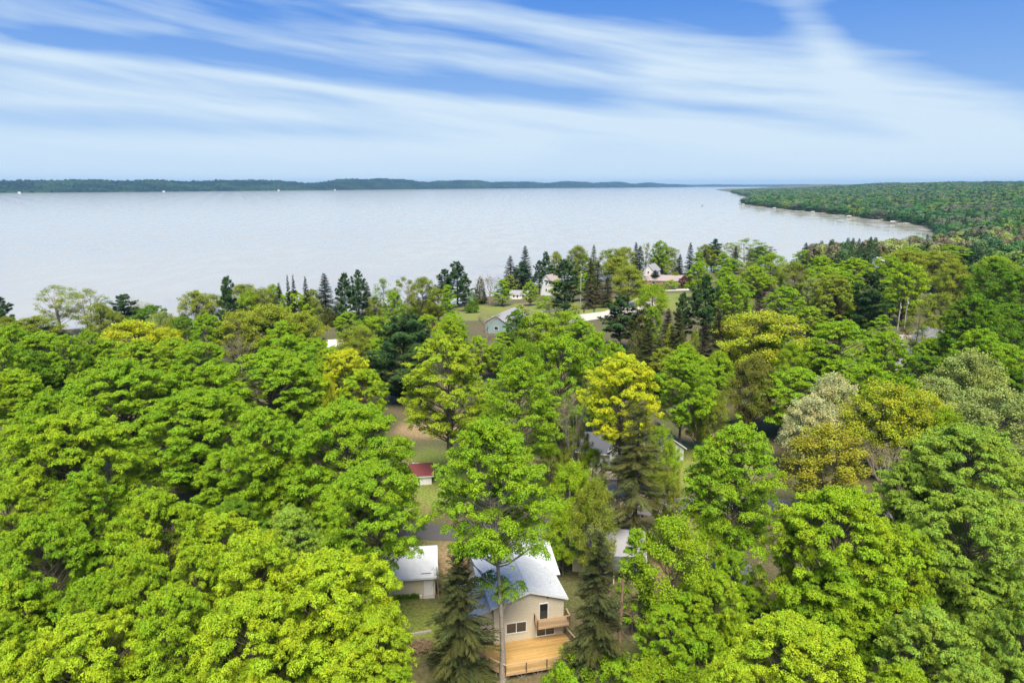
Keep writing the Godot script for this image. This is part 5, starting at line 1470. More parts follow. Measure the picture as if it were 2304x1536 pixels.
func deck_house() -> void:
	var white := grain("white_roof", Color(0.60, 0.62, 0.635), 0.88, 1.08, 0.01, 0.2, 0.42)
	var cream := grain("cream_siding", Color(0.62, 0.555, 0.42), 0.9, 1.06, 0.02, 0.3, 0.75)
	var trim := mat("white_trim", Color(0.74, 0.74, 0.72), 0.6)
	var wood := grain("rail_wood", Color(0.46, 0.31, 0.17), 0.7, 1.2, 0.02, 0.6, 0.8, 0.0, Vector3(1, 1, 1))
	var brown := mat("post_brown", Color(0.11, 0.062, 0.035), 0.8)
	var grey := grain("weathered_wood", Color(0.26, 0.22, 0.17), 0.7, 1.2, 0.02, 0.6, 0.9)
	var o := thing("lake_house", Vector3(2.0, 10.0, -70.6), 13.4, "cream house with white metal roof, balcony and big honey-coloured deck", "house")
	# front wing: a gable that looks to the deck
	var st := begin()
	var pent := [Vector2(-4.2, -3.2), Vector2(4.2, -3.2), Vector2(4.2, 4.9), Vector2(0, 6.25), Vector2(-4.2, 4.9)]
	add_prism(st, pent, -10.5, 0.0)
	add_laps(st, 8.4, 4.9, 1.35, 0.0, 0.016, Basis(), 0.21)
	for s in [-90, 90]:
		var b := Basis(Vector3.UP, deg_to_rad(s))
		var y := 0.21
		while y < 4.8:
			add_box(st, b * Vector3(0, 0, 4.2) + Vector3(0, y, -5.25), Vector3(10.4, 0.03, 0.018), b)
			y += 0.21
	commit(st, "wall", cream, o)
	st = begin()
	var over := 0.35
	var top := 6.42
	var slope := 1.35 / 4.2
	for s in [-1.0, 1.0]:
		var ex: float = s * (4.2 + 0.42)
		var ey := top - (4.2 + 0.42) * slope
		add_slab(st, Vector3(0.002 * s, top, over), Vector3(ex, ey, over), Vector3(ex, ey, -10.0), Vector3(0.002 * s, top, -10.0), 0.14)
		var z := over - 0.05
		while z > -9.9:
			add_bar(st, Vector3(0.02 * s, top + 0.02, z), Vector3(ex, ey + 0.02, z), 0.035, 0.05)
			z -= 0.42
	add_bar(st, Vector3(0, top + 0.035, over), Vector3(0, top + 0.035, -9.6), 0.34, 0.03)
	# rear wing: its ridge runs across
	add_slab(st, Vector3(-5.2, 6.44, -9.6), Vector3(5.3, 6.44, -9.6), Vector3(5.3, 4.7, -4.9), Vector3(-5.2, 4.7, -4.9), 0.14)
	add_slab(st, Vector3(-5.2, 6.44, -9.6), Vector3(5.3, 6.44, -9.6), Vector3(5.3, 4.7, -14.3), Vector3(-5.2, 4.7, -14.3), 0.14)
	var x := -5.15
	while x < 5.3:
		add_bar(st, Vector3(x, 6.46, -9.58), Vector3(x, 4.72, -4.9), 0.035, 0.05)
		x += 0.42
	add_bar(st, Vector3(-5.2, 6.48, -9.6), Vector3(5.3, 6.48, -9.6), 0.34, 0.03)
	# the lower lean-to roof on the left
	add_slab(st, Vector3(-4.25, 4.1, -0.6), Vector3(-4.25, 4.1, -8.5), Vector3(-7.6, 3.0, -8.5), Vector3(-7.6, 3.0, -0.6), 0.14)
	var z2 := -0.65
	while z2 > -8.5:
		add_bar(st, Vector3(-4.3, 4.12, z2), Vector3(-7.6, 3.02, z2), 0.035, 0.05)
		z2 -= 0.42
	var roof := commit(st, "roof", white, o)
	var pipe := CylinderMesh.new()
	pipe.top_radius = 0.06
	pipe.bottom_radius = 0.07
	pipe.height = 0.7
	for q in [Vector3(3.3, 5.6, -2.2), Vector3(3.6, 5.5, -5.6)]:
		var pm := MeshInstance3D.new()
		pm.name = "vent_pipe"
		pm.mesh = pipe
		pm.material_override = trim
		pm.position = q
		roof.add_child(pm, true)
	st = begin()
	add_prism(st, [Vector2(-14.0, -3.0), Vector2(-5.2, -3.0), Vector2(-5.2, 4.6), Vector2(-9.6, 6.2), Vector2(-14.0, 4.6)], -4.9, 5.0, Transform3D(Basis(Vector3(0, 0, 1), Vector3(0, 1, 0), Vector3(1, 0, 0)), Vector3.ZERO))
	add_prism(st, [Vector2(-7.2, -3.0), Vector2(-4.201, -3.0), Vector2(-4.201, 3.9), Vector2(-7.2, 2.95)], -8.3, -0.8)
	commit(st, "wing_wall", cream, o)
	# gable boards
	st = begin()
	for s in [-1.0, 1.0]:
		add_bar(st, Vector3(0, top - 0.16, over + 0.02), Vector3(s * 4.62, top - 0.16 - 4.62 * slope, over + 0.02), 0.04, 0.2)
		add_bar(st, Vector3(s * 4.64, top - 0.2 - 4.62 * slope, over), Vector3(s * 4.64, top - 0.2 - 4.62 * slope, -4.6), 0.04, 0.16)
	commit(st, "trim", trim, o)
	# openings
	window(o, Vector3(1.75, 3.35, 0.0), 0.95, 2.0, 0, trim)
	window(o, Vector3(2.0, 1.08, 0.0), 2.1, 1.75, 0, trim, 1)
	window(o, Vector3(-1.55, 1.75, 0.0), 2.3, 1.25, 0, trim, 1)
	var lamp := box("wall_lamp", Vector3(2.2, 5.15, 0.09), Vector3(0.12, 0.14, 0.18), mat("dark_metal", Color(0.05, 0.05, 0.05), 0.4, 0.6), o)
	# balcony
	var bal := Node3D.new()
	bal.name = "balcony"
	o.add_child(bal)
	box("balcony_floor", Vector3(2.55, 2.2, 0.75), Vector3(3.9, 0.2, 1.5), wood, bal)
	rail(bal, [Vector3(0.65, 2.3, 0.05), Vector3(0.65, 2.3, 1.45), Vector3(4.5, 2.3, 1.45), Vector3(4.5, 2.3, 0.05)], [0, 1, 2, 1], wood, brown)
	# deck
	var deck := Node3D.new()
	deck.name = "deck"
	o.add_child(deck)
	st = begin()
	var cols := PackedColorArray()
	var zz := 5.08
	rng.seed = 5
	while zz > 0.06:
		var left := -4.0 - (5.08 - zz) * 0.88
		var right := 5.4 - (5.08 - zz) * 0.2
		var xa := left
		while xa < right - 0.1:
			var xb := minf(right, xa + rng.randf_range(2.4, 4.8))
			var t := rng.randf_range(0.72, 1.0)
			st.set_color(Color(t, t * rng.randf_range(0.95, 1.0), t * rng.randf_range(0.88, 1.0)))
			add_box(st, Vector3((xa + xb) / 2, -0.02 + rng.randf_range(-0.002, 0.002), zz - 0.07), Vector3(xb - xa - 0.008, 0.04, 0.134))
			xa = xb
		zz -= 0.142
	var planks := grain("deck_boards", Color(0.56, 0.36, 0.13), 0.85, 1.1, 0.02, 0.5, 0.6, 0.0, Vector3(0.3, 1, 1.5))
	planks.vertex_color_use_as_albedo = true
	var boards := commit(st, "deck_boards", planks, deck)
	boards.set_meta("kind", "stuff")
	var fr := Vector3(5.4, 0, 5.1)
	var fl := Vector3(-4.0, 0, 5.1)
	var bl := Vector3(-8.4, 0, 0.1)
	var br := Vector3(4.4, 0, 0.2)
	st = begin()
	add_bar(st, fl + Vector3(0, -0.2, 0), fr + Vector3(0, -0.2, 0), 0.05, 0.32)
	add_bar(st, fl + Vector3(0, -0.2, 0), bl + Vector3(0, -0.2, 0), 0.05, 0.32)
	add_bar(st, fr + Vector3(0, -0.2, 0), br + Vector3(0, -0.2, 0), 0.05, 0.32)
	commit(st, "fascia", wood, deck)
	rail(deck, [br, fr, fl, bl], [3, 4, 3], wood, brown)
	# posts and braces under it
	for k in 6:
		var q := fl.lerp(fr, k / 5.0) + Vector3(0, 0, -0.35)
		var foot := -3.6
		bar("support_post", q + Vector3(0, -0.3, 0), q + Vector3(0, foot, 0), 0.16, 0.16, grey, deck)
		for s in [-1.0, 1.0]:
			if (k == 0 and s < 0) or (k == 5 and s > 0):
				continue
			bar("brace", q + Vector3(0, -1.25, 0.02), q + Vector3(s * 0.85, -0.35, 0.02), 0.08, 0.1, grey, deck)
	for k in 4:
		var q := fl.lerp(bl, (k + 1) / 4.5) + Vector3(0.2, 0, -0.1)
		bar("support_post", q + Vector3(0, -0.3, 0), q + Vector3(0, -3.2, 0), 0.16, 0.16, grey, deck)

func rail(parent: Node, pts: Array, bays: Array, wood: Material, brown: Material) -> void:
	for k in pts.size() - 1:
		var a: Vector3 = pts[k]
		var b: Vector3 = pts[k + 1]
		bar("top_rail", a + Vector3(0, 1.02, 0), b + Vector3(0, 1.02, 0), 0.16, 0.05, wood, parent)
		var n: int = bays[k] if k < bays.size() else 2
		n = maxi(n, 1)
		for j in n + (1 if k == pts.size() - 2 else 0):
			var q := a.lerp(b, j / float(n))
			bar("rail_post", q + Vector3(0, -0.25, 0), q + Vector3(0, 0.99, 0), 0.11, 0.11, brown, parent)
		var st := begin()
		for c in 7:
			var y := 0.1 + c * 0.125
			add_bar(st, a + Vector3(0, y, 0), b + Vector3(0, y, 0), 0.009, 0.009)
		var cab := commit(st, "rail_cables", mat("cable_steel", Color(0.4, 0.38, 0.34), 0.4, 0.7), parent)

func garage() -> void:
	var white := grain("white_roof", Color(0.60, 0.62, 0.635), 0.88, 1.08, 0.01, 0.2, 0.42)
	var cream := grain("cream_siding", Color(0.62, 0.555, 0.42), 0.9, 1.06, 0.02, 0.3, 0.75)
	var trim := mat("white_trim", Color(0.74, 0.74, 0.72), 0.6)
	var o := thing("garage", Vector3(-15.2, 10.0, -82.6), 7.0, "cream garage with white ribbed metal roof left of the deck house", "garage")
	gable_house(o, 9.6, 7.4, 2.75, 2.0, cream, white, 0.4, true, 0.45)
	door(o, Vector3(3.95, 0, 3.7), 0.95, 2.1, 0, mat("white_door", Color(0.7, 0.7, 0.7), 0.5))
	window(o, Vector3(-1.6, 1.5, 3.7), 1.0, 1.05, 0, trim, 1)
	for s in [-1.0, 1.0]:
		box("shutter", Vector3(-1.6 + s * 0.86, 1.5, 3.73), Vector3(0.4, 1.15, 0.04), trim, o)
	box("door_step", Vector3(3.95, -0.05, 4.15), Vector3(1.5, 0.22, 0.8), mat("concrete", Color(0.38, 0.36, 0.33)), o)
	box("snow_guard", Vector3(3.7, 3.02, 3.55), Vector3(1.3, 0.07, 0.07), mat("dark_metal", Color(0.05, 0.05, 0.05), 0.4, 0.6), o)
	# things in front of it
	var b := thing("trash_bin", o.transform * Vector3(5.25, -0.1, 3.4), 7.0, "black wheeled trash bin at the garage's right corner", "bin")
	var st := begin()
	add_prism(st, [Vector2(-0.28, 0), Vector2(0.28, 0), Vector2(0.36, 1.0), Vector2(-0.36, 1.0)], -0.3, 0.36)
	commit(st, "body", mat("black_plastic", Color(0.02, 0.021, 0.025), 0.5), b)
	box("lid", Vector3(0, 1.04, 0.02), Vector3(0.8, 0.08, 0.82), mats.black_plastic, b)
	for s in [-1.0, 1.0]:
		var wh := CylinderMesh.new()
		wh.top_radius = 0.13
		wh.bottom_radius = 0.13
		wh.height = 0.07
		var wm := MeshInstance3D.new()
		wm.name = "wheel"
		wm.mesh = wh
		wm.material_override = mats.dark_metal
		wm.rotation.z = PI / 2
		wm.position = Vector3(s * 0.34, 0.13, -0.32)
		b.add_child(wm, true)
	var pot := thing("bucket", o.transform * Vector3(2.95, -0.05, 4.2), 0, "small white bucket beside the garage door", "bucket")
	st = begin()
	var ring := []
	for k in 12:
		ring.append(Vector2(cos(TAU * k / 12), sin(TAU * k / 12)) * 0.2)
	add_prism(st, ring, 0.0, 0.42, Transform3D(Basis(Vector3.RIGHT, -PI / 2), Vector3.ZERO))
	commit(st, "body", mat("white_plastic", Color(0.7, 0.68, 0.64), 0.4), pot)
	var hs := begin()
	for k in 8:
		var a0 := PI * k / 8
		var a1 := PI * (k + 1) / 8
		add_bar(hs, Vector3(cos(a0) * 0.2, 0.42 + sin(a0) * 0.18, 0), Vector3(cos(a1) * 0.2, 0.42 + sin(a1) * 0.18, 0), 0.015, 0.015)
	commit(hs, "handle", mats.dark_metal, pot)
	# the planted border under the window
	rng.seed = 31
	var acc := {"v": PackedVector3Array(), "c": PackedColorArray()}
	for k in 120:
		var q: Vector3 = o.transform * Vector3(rng.randf_range(-4.4, 2.6), 0.1, 4.05 + rng.randf_range(-0.2, 0.3))
		put(acc, "pine", Transform3D(aim(Vector3.UP, rng.randf() * TAU).scaled(Vector3(0.7, 1.1, 0.7)), q), tone(0.7, 1.0, 0.1))
	var pl := MeshInstance3D.new()
	pl.name = "flower_bed_foliage"
	pl.mesh = crown_mesh(acc)
	pl.material_override = leaf_mat("deep")
	tag(pl, "narrow bed of green blades under the garage window", "plants")
	pl.set_meta("kind", "stuff")
	add_child(pl)

func cylinder(called: String, parent: Node, at: Vector3, r: float, h: float, m: Material, tilt := Vector3.ZERO, r2 := -1.0) -> MeshInstance3D:
	var c := CylinderMesh.new()
	c.bottom_radius = r
	c.top_radius = r if r2 < 0.0 else r2
	c.height = h
	c.radial_segments = 16
	c.rings = 1
	var o := MeshInstance3D.new()
	o.name = called
	o.mesh = c
	o.material_override = m
	o.position = at
	o.rotation = tilt
	parent.add_child(o, true)
	return o

func utility_pole(at: Vector3, h: float, label: String, arm: bool) -> void:
	var o := thing("utility_pole", at, 20.0, label, "utility pole", "utility poles")
	var grey := grain("pole_wood", Color(0.42, 0.38, 0.33), 0.8, 1.15, 0.03, 0.4, 0.9)
	cylinder("pole", o, Vector3(0, h / 2 - 0.3, 0), 0.2, h + 0.6, grey, Vector3.ZERO, 0.14)
	if arm:
		box("crossarm", Vector3(0, h - 0.7, 0.16), Vector3(2.4, 0.13, 0.1), grey, o)
		for k in [-1.05, -0.4, 0.4, 1.05]:
			cylinder("insulator", o, Vector3(k, h - 0.55, 0.16), 0.06, 0.2, mats.white_trim)
		cylinder("transformer", o, Vector3(0.35, h - 2.0, 0.1), 0.24, 0.9, mat("transformer_grey", Color(0.45, 0.46, 0.46), 0.5))
	else:
		cylinder("transformer", o, Vector3(0.0, h - 1.6, 0.34), 0.22, 0.8, mat("transformer_grey", Color(0.45, 0.46, 0.46), 0.5))

func car(called: String, label: String, at: Vector3, turn: float, paint: Color) -> void:
	var o := thing(called, at, turn, label, "car")
	var p := mat(called + "_paint", paint, 0.25, 0.0, 0.6)
	p.clearcoat_enabled = true
	var st := begin()
	add_prism(st, [Vector2(-2.1, 0.35), Vector2(2.1, 0.35), Vector2(2.15, 0.75), Vector2(1.2, 0.95), Vector2(-2.0, 1.0), Vector2(-2.15, 0.8)], -0.85, 0.85)
	add_prism(st, [Vector2(-1.8, 1.0), Vector2(1.1, 0.96), Vector2(0.45, 1.5), Vector2(-1.4, 1.52)], -0.72, 0.72)
	commit(st, "body", p, o)
	for s in [-1.0, 1.0]:
		var g := begin()
		add_prism(g, [Vector2(-1.6, 1.05), Vector2(0.85, 1.02), Vector2(0.38, 1.42), Vector2(-1.3, 1.44)], s * 0.722, s * 0.735)
		commit(g, "side_window", mat("glass", Color(0.02, 0.025, 0.03), 0.06, 0.0, 0.8), o)
		for e in [-1.3, 1.35]:
			cylinder("wheel", o, Vector3(e, 0.33, s * 0.8), 0.33, 0.22, mat("rubber", Color(0.02, 0.02, 0.02)), Vector3(PI / 2, 0, 0))
		box("headlight", Vector3(2.12, 0.66, s * 0.6), Vector3(0.08, 0.14, 0.34), mats.white_trim, o)

func village() -> void:
	var trim := mat("white_trim", Color(0.74, 0.74, 0.72), 0.6)
	var slate := grain("slate_roof", Color(0.075, 0.082, 0.10), 0.75, 1.25, 0.03, 0.3, 0.85)
	var grey := grain("grey_roof", Color(0.26, 0.26, 0.28), 0.8, 1.2, 0.03, 0.3, 0.85)
	var pinkish := grain("taupe_roof", Color(0.31, 0.25, 0.24), 0.85, 1.15, 0.03, 0.3, 0.85)
	var red := grain("red_roof", Color(0.17, 0.03, 0.028), 0.85, 1.15, 0.03, 0.3, 0.7)
	var white := mat("white_wall", Color(0.72, 0.71, 0.69), 0.7)
	var pale := mat("pale_grey_wall", Color(0.47, 0.5, 0.48), 0.7)
	var teal := mat("teal_wall", Color(0.24, 0.33, 0.33), 0.7)
	var brick := grain("tan_brick", Color(0.33, 0.19, 0.12), 0.8, 1.2, 0.05, 0.4)
	var dark := mat("brown_wall", Color(0.09, 0.065, 0.05), 0.8)
	var cream := grain("cream_siding", Color(0.62, 0.555, 0.42), 0.9, 1.06, 0.02, 0.3, 0.75)
	# the red-roofed shed and the white tank behind it
	var s := small_house("shed", "small white shed with dark red roof on the lawn", Vector3(-16.33, 9.96, -114.53), 8.0, 3.6, 3.4, 2.0, 1.3, white, red, [["f", -0.6, 1.1, 0.6, 0.6], ["d", 0.9, 0.0, 0.8, 1.8]])
	s.set_meta("category", "shed")
	var tank := thing("gas_tank", Vector3(-18.42, 10.00, -119.17), 20.0, "rounded white tank beside the red-roofed shed", "tank")
	var cap := CapsuleMesh.new()
	cap.radius = 0.5
	cap.height = 2.6
	var tm := MeshInstance3D.new()
	tm.name = "tank_body"
	tm.mesh = cap
	tm.material_override = mat("white_enamel", Color(0.75, 0.75, 0.73), 0.35)
	tm.rotation.z = PI / 2
	tm.position.y = 0.85
	tank.add_child(tm)
	for k in [-0.7, 0.7]:
		box("saddle", Vector3(k, 0.2, 0), Vector3(0.2, 0.5, 0.8), mat("concrete", Color(0.38, 0.36, 0.33)), tank)
	cylinder("dome", tank, Vector3(0, 1.4, 0), 0.18, 0.25, mats.white_enamel)
	# dark-roofed grey house with white gables
	var h := thing("slate_house", Vector3(18.69, 9.97, -120.46) + Vector3(0, 0, -4.5), -14.0, "pale grey house with dark slate roofs and white gable boards", "house")
	gable_house(h, 13.0, 8.0, 2.8, 2.2, pale, slate, 0.5, true)
	window(h, Vector3(-3.5, 1.5, 4.0), 1.4, 1.2, 0, trim, 1)
	window(h, Vector3(2.2, 1.5, 4.0), 1.4, 1.2, 0, trim, 1)
	door(h, Vector3(4.6, 0, 4.0), 1.0, 2.1, 0, trim)
	var g := Node3D.new()
	g.name = "front_gable"
	h.add_child(g)
	g.position = Vector3(2.6, 2.0, 2.2)
	g.rotation.y = PI / 2
	gable_house(g, 5.0, 3.6, 1.6, 1.5, pale, slate, 0.35, true)
	window(g, Vector3(-2.5, 1.7, 0.0), 0.7, 0.9, -90, trim)
	var wing := Node3D.new()
	wing.name = "garage_wing"
	h.add_child(wing)
	wing.position = Vector3(10.4, 0, -5.6)
	wing.rotation.y = PI / 2 + 0.35
	gable_house(wing, 9.0, 5.0, 2.9, 1.8, pale, slate, 0.4, true)
	window(wing, Vector3(-4.5, 2.1, 0.4), 0.8, 1.3, -90, trim)
	window(wing, Vector3(2.0, 1.5, 2.5), 1.0, 1.2, 0, trim)
	# neighbour right of the deck house, half hidden by the dark spruce
	var nb := thing("cottage", Vector3(14.96, 9.95, -83.39) + Vector3(-1.5, 0, -5.0), -6.0, "low cream cottage with grey roof behind the dense dark spruce", "house")
	gable_house(nb, 9.5, 8.0, 2.6, 1.9, cream, grey, 0.5, true)
	window(nb, Vector3(-2.0, 1.5, 4.0), 1.2, 1.1, 0, trim, 1)
	window(nb, Vector3(1.8, 1.5, 4.0), 1.0, 1.1, 0, trim)
	window(nb, Vector3(4.75, 1.5, 0.5), 1.0, 1.1, 90, trim)
	var porch := Node3D.new()
	porch.name = "porch"
	nb.add_child(porch)
	var st := begin()
	add_slab(st, Vector3(0.6, 2.75, 4.02), Vector3(5.2, 2.75, 4.02), Vector3(5.2, 2.15, 6.6), Vector3(0.6, 2.15, 6.6), 0.12)
	commit(st, "porch_roof", slate, porch)
	for k in 3:
		bar("porch_post", Vector3(0.8 + k * 2.1, 0, 6.4), Vector3(0.8 + k * 2.1, 2.05, 6.4), 0.12, 0.12, trim, porch)
	var sh := small_house("tool_shed", "blue-grey roofed shed half hidden under maples right of the cottage", Vector3(28.46, 10.00, -80.20) + Vector3(0, 0, -2.0), 32.0, 5.0, 4.0, 2.2, 1.2, white, grey, [["f", 0.0, 1.2, 0.8, 0.8]])
	sh.set_meta("category", "shed")
	# beyond the wood
	small_house("boat_house", "blue-grey gabled building with grey roof by the beach lawn", Vector3(-5.47, 9.75, -242.33) + Vector3(3, 0, -6.0), 68.0, 17.0, 8.5, 4.2, 2.6, teal, grey, [["l", 0.0, 2.0, 1.4, 1.2], ["f", -3.0, 2.0, 1.2, 1.2], ["f", 3.0, 2.0, 1.2, 1.2]])
	small_house("beach_cottage", "low white cottage with grey roof at the water behind the pines", Vector3(4.66, 0.75, -373.76), -10.0, 11.0, 6.0, 2.6, 1.8, white, grey, [["f", -3.2, 1.5, 0.9, 1.1], ["f", -1.2, 1.5, 0.9, 1.1], ["f", 2.0, 1.5, 0.9, 1.1]])
	small_house("lakeside_house", "tall white house with pinkish roof behind the big dark pine", Vector3(22.04, 1.71, -381.81), 50.0, 9.0, 8.0, 8.0, 3.4, white, pinkish, [["f", -2.0, 5.5, 1.0, 1.3], ["f", 1.5, 5.5, 1.0, 1.3], ["l", 0.0, 6.5, 1.0, 1.3], ["l", 0.0, 3.0, 1.0, 1.3]], true)
	small_house("white_house", "white gabled house with grey roof beside the skyline spruces", Vector3(91.67, 1.41, -438.70) + Vector3(0, 0, -10), 60.0, 12.0, 8.0, 6.0, 3.8, white, grey, [["f", -3.0, 4.0, 1.0, 1.3], ["f", 2.0, 4.0, 1.0, 1.3], ["l", 0.0, 5.0, 1.0, 1.3], ["l", 0.0, 2.0, 1.0, 1.3]])
	small_house("low_building", "long low tan building with taupe roof beyond the parking lot", Vector3(91.14, 5.38, -394.95), -8.0, 27.0, 9.0, 3.0, 2.4, brick, pinkish, [["f", -9.0, 1.6, 1.6, 1.2], ["f", -3.0, 1.6, 1.6, 1.2], ["f", 3.5, 1.6, 1.6, 1.2], ["d", 8.0, 0, 1.1, 2.1]])
	small_house("white_cabin", "small white-roofed cabin corner left of the huge dark pine", Vector3(-55.44, 9.99, -207.06), 20.0, 5.0, 4.0, 3.6, 1.4, white, trim, [["f", 0.5, 2.2, 0.9, 0.9]])
	small_house("shore_house", "white house between shore trees right of the flat-topped pine", Vector3(169.95, 0.08, -511.26), 15.0, 11.0, 7.0, 3.4, 2.0, white, grey, [["f", -2.5, 1.9, 1.0, 1.2], ["f", 2.5, 1.9, 1.0, 1.2]])
	small_house("grey_roof_house", "grey-roofed house among brownish trees by the bay", Vector3(215, 0, -470) + Vector3(0, 7.6, 0), 12.0, 14.0, 9.0, 4.0, 3.4, white, grey, [["f", -3.0, 2.2, 1.2, 1.2], ["f", 3.0, 2.2, 1.2, 1.2]])
	small_house("bay_house", "white two-storey house among brownish trees by the bay", Vector3(256, 7.6, -485), -12.0, 9.0, 8.0, 6.0, 3.0, white, grey, [["f", -2.0, 4.4, 1.0, 1.3], ["f", 2.0, 4.4, 1.0, 1.3], ["f", -2.0, 1.6, 1.0, 1.3]])
	small_house("flat_white_house", "bright white-roofed house behind the yellow-green crowns at right", Vector3(216.52, 9.99, -395.32) + Vector3(0, 6.0, 0), 8.0, 13.0, 7.0, 3.6, 1.6, white, trim, [["f", -3.0, 2.0, 1.2, 1.0], ["f", 3.0, 2.0, 1.2, 1.0]])
	small_house("steep_gable_house", "white house with steep narrow gable at right among trees", Vector3(126.05, 10.00, -200.39), -62.0, 9.0, 6.0, 5.0, 5.2, white, grey, [["r", 0.0, 5.6, 0.9, 1.3], ["r", 0.0, 2.4, 1.4, 1.3], ["f", 0.0, 2.0, 1.0, 1.2]])
	small_house("brown_house", "dark brown house with white windows and grey roof at right", Vector3(110.38, 10.00, -181.86), -24.0, 9.0, 7.0, 3.0, 2.0, dark, grey, [["f", -2.6, 1.7, 1.2, 1.1], ["f", 1.2, 1.7, 1.2, 1.1], ["r", 0.0, 1.7, 1.0, 1.1]])
	small_house("taupe_roof_house", "house with plain taupe roof behind the steep white gable", Vector3(128.91, 9.99, -212.88), -18.0, 9.0, 8.0, 2.8, 2.2, pale, pinkish, [["f", 0.0, 1.6, 1.2, 1.1]])
	small_house("wood_cabin", "grey weathered cabin below the tiered pine", Vector3(143.19, 9.98, -266.34), 28.0, 8.0, 6.0, 3.0, 2.6, pale, grey, [["f", 0.0, 1.6, 1.2, 1.1]])
	# roads and paving
	var asphalt := grain("asphalt", Color(0.075, 0.07, 0.072), 0.75, 1.3, 0.05, 0.35, 0.9)
	var worn := grain("worn_asphalt", Color(0.17, 0.155, 0.155), 0.8, 1.2, 0.05, 0.35, 0.9)
	var concrete := grain("pale_paving", Color(0.50, 0.455, 0.40), 0.85, 1.15, 0.03, 0.1, 0.9)
	var gravel := grain("tan_gravel", Color(0.40, 0.32, 0.24), 0.75, 1.25, 0.06, 0.4, 0.95)
	strip("driveway", [-60.0, -101.0, -25.0, -97.0, -9.0, -95.5, 3.0, -96.5, 14.0, -100.5], 4.6, 0.05, asphalt)
	strip("side_road", [14.0, -100.5, 24.0, -104.5, 33.0, -106.0, 52.0, -104.0, 80.0, -100.0], 4.8, 0.055, worn)
	strip("gravel_apron", [14.0, -119.5, 18.5, -113.0, 21.0, -105.0], 6.0, 0.045, gravel)
	strip("parking_lot", [18.2, -267.0, 32.6, -277.2, 45.6, -284.4, 57.6, -303.6, 67.7, -324.2], 17.0, 0.16, concrete)
	strip("beach_road", [-4.1, -284.6, 7.5, -300.0, 19.1, -310.7, 30.3, -310.6], 5.0, 0.15, worn)
	strip("forecourt", [77.8, -351.5, 90.1, -350.3, 101.6, -346.4], 9.0, 0.16, concrete)
	strip("right_lane", [126.3, -212.9, 138.0, -225.6, 153.3, -243.6], 5.0, 0.1, worn)
	# by the parking lot
	utility_pole(Vector3(32.18, 5.99, -317.31), 17.0, "pale utility pole with crossarm behind the parking lot", true)
	utility_pole(Vector3(137.87, 9.98, -235.33), 13.5, "grey utility pole with transformer at right below the tiered pine", false)
	utility_pole(Vector3(141.65, 9.99, -245.91), 10.0, "shorter leaning utility pole left of the taller grey one at right", false)
	utility_pole(Vector3(50.13, 9.98, -138.66), 9.0, "thin white pole at the edge of the dull olive-brown tree", false)
	var where := [Vector3(26.93, 8.02, -287.29), Vector3(28.89, 7.92, -289.87), Vector3(31.24, 7.86, -292.28)]
	for k in 3:
		var b := thing("bollard", where[k], 0, ["left one of three dark bollards along the parking lot", "middle one of three dark bollards along the parking lot", "right one of three dark bollards along the parking lot"][k], "bollard", "bollards by the parking lot")
		cylinder("post", b, Vector3(0, 0.5, 0), 0.28, 1.4, mat("bollard_brown", Color(0.05, 0.04, 0.035)))
		cylinder("cap", b, Vector3(0, 1.24, 0), 0.3, 0.08, mats.dark_metal)
	var bin := thing("litter_barrel", Vector3(35.61, 8.16, -291.75), 0, "blue-green litter barrel beside the parking lot", "barrel")
	cylinder("body", bin, Vector3(0, 0.55, 0), 0.42, 1.2, mat("barrel_green", Color(0.04, 0.16, 0.15), 0.5))
	cylinder("lid", bin, Vector3(0, 1.2, 0), 0.45, 0.12, mats.dark_metal)
	car("red_car", "small red car parked left of the blue-grey building", Vector3(-28.76, 8.11, -258.09), 40.0, Color(0.45, 0.015, 0.02))
	car("dark_car", "dark car parked on the mulch clearing beyond the green maple", Vector3(46.06, 9.97, -146.29), -30.0, Color(0.02, 0.02, 0.022))
	var chairs := [Vector3(-24.96, 0.52, -344.39), Vector3(-22.89, 0.42, -347.56), Vector3(-20.55, 0.34, -350.66)]
	for k in 3:
		var c := thing("beach_chair", chairs[k], 160.0 + 20 * k, ["left one of three wooden chairs on the beach lawn", "middle one of three wooden chairs on the beach lawn", "right one of three wooden chairs on the beach lawn"][k], "chair", "chairs on the beach lawn")
		var cw := mat("chair_wood", Color(0.34, 0.22, 0.15))
		box("seat", Vector3(0, 0.4, 0), Vector3(0.7, 0.06, 0.6), cw, c)
		box("backrest", Vector3(0, 0.8, -0.35), Vector3(0.7, 0.9, 0.06), cw, c, Basis(Vector3.RIGHT, -0.3))
		for q in [Vector3(-0.3, 0.2, 0.25), Vector3(0.3, 0.2, 0.25), Vector3(-0.3, 0.2, -0.25), Vector3(0.3, 0.2, -0.25)]:
			box("leg", q, Vector3(0.07, 0.4, 0.07), cw, c)
		for e in [-0.38, 0.38]:
			box("armrest", Vector3(e, 0.62, 0), Vector3(0.12, 0.04, 0.7), cw, c)
	# garden edge and brush heap in front of the left lawn
	var edge := thing("garden_edging", Vector3(-11.30, 9.93, -71.46), 16.0, "low stone edging at the near side of the small lawn", "edging")
	for k in 7:
		box("stone", Vector3(-1.5 + k * 0.5, 0.1, 0.02 * (k % 3)), Vector3(0.47, 0.3 + 0.03 * (k % 2), 0.32), grain("edge_stone", Color(0.36, 0.33, 0.28), 0.8, 1.2, 0.04, 0.8), edge)
	var heap := thing("brush_heap", Vector3(-10.64, 9.72, -69.26), 0, "heap of dry brown branches below the small lawn", "brush heap")
	rng.seed = 8
	var v := PackedVector3Array()
	var nn := PackedVector3Array()
	var ix := PackedInt32Array()
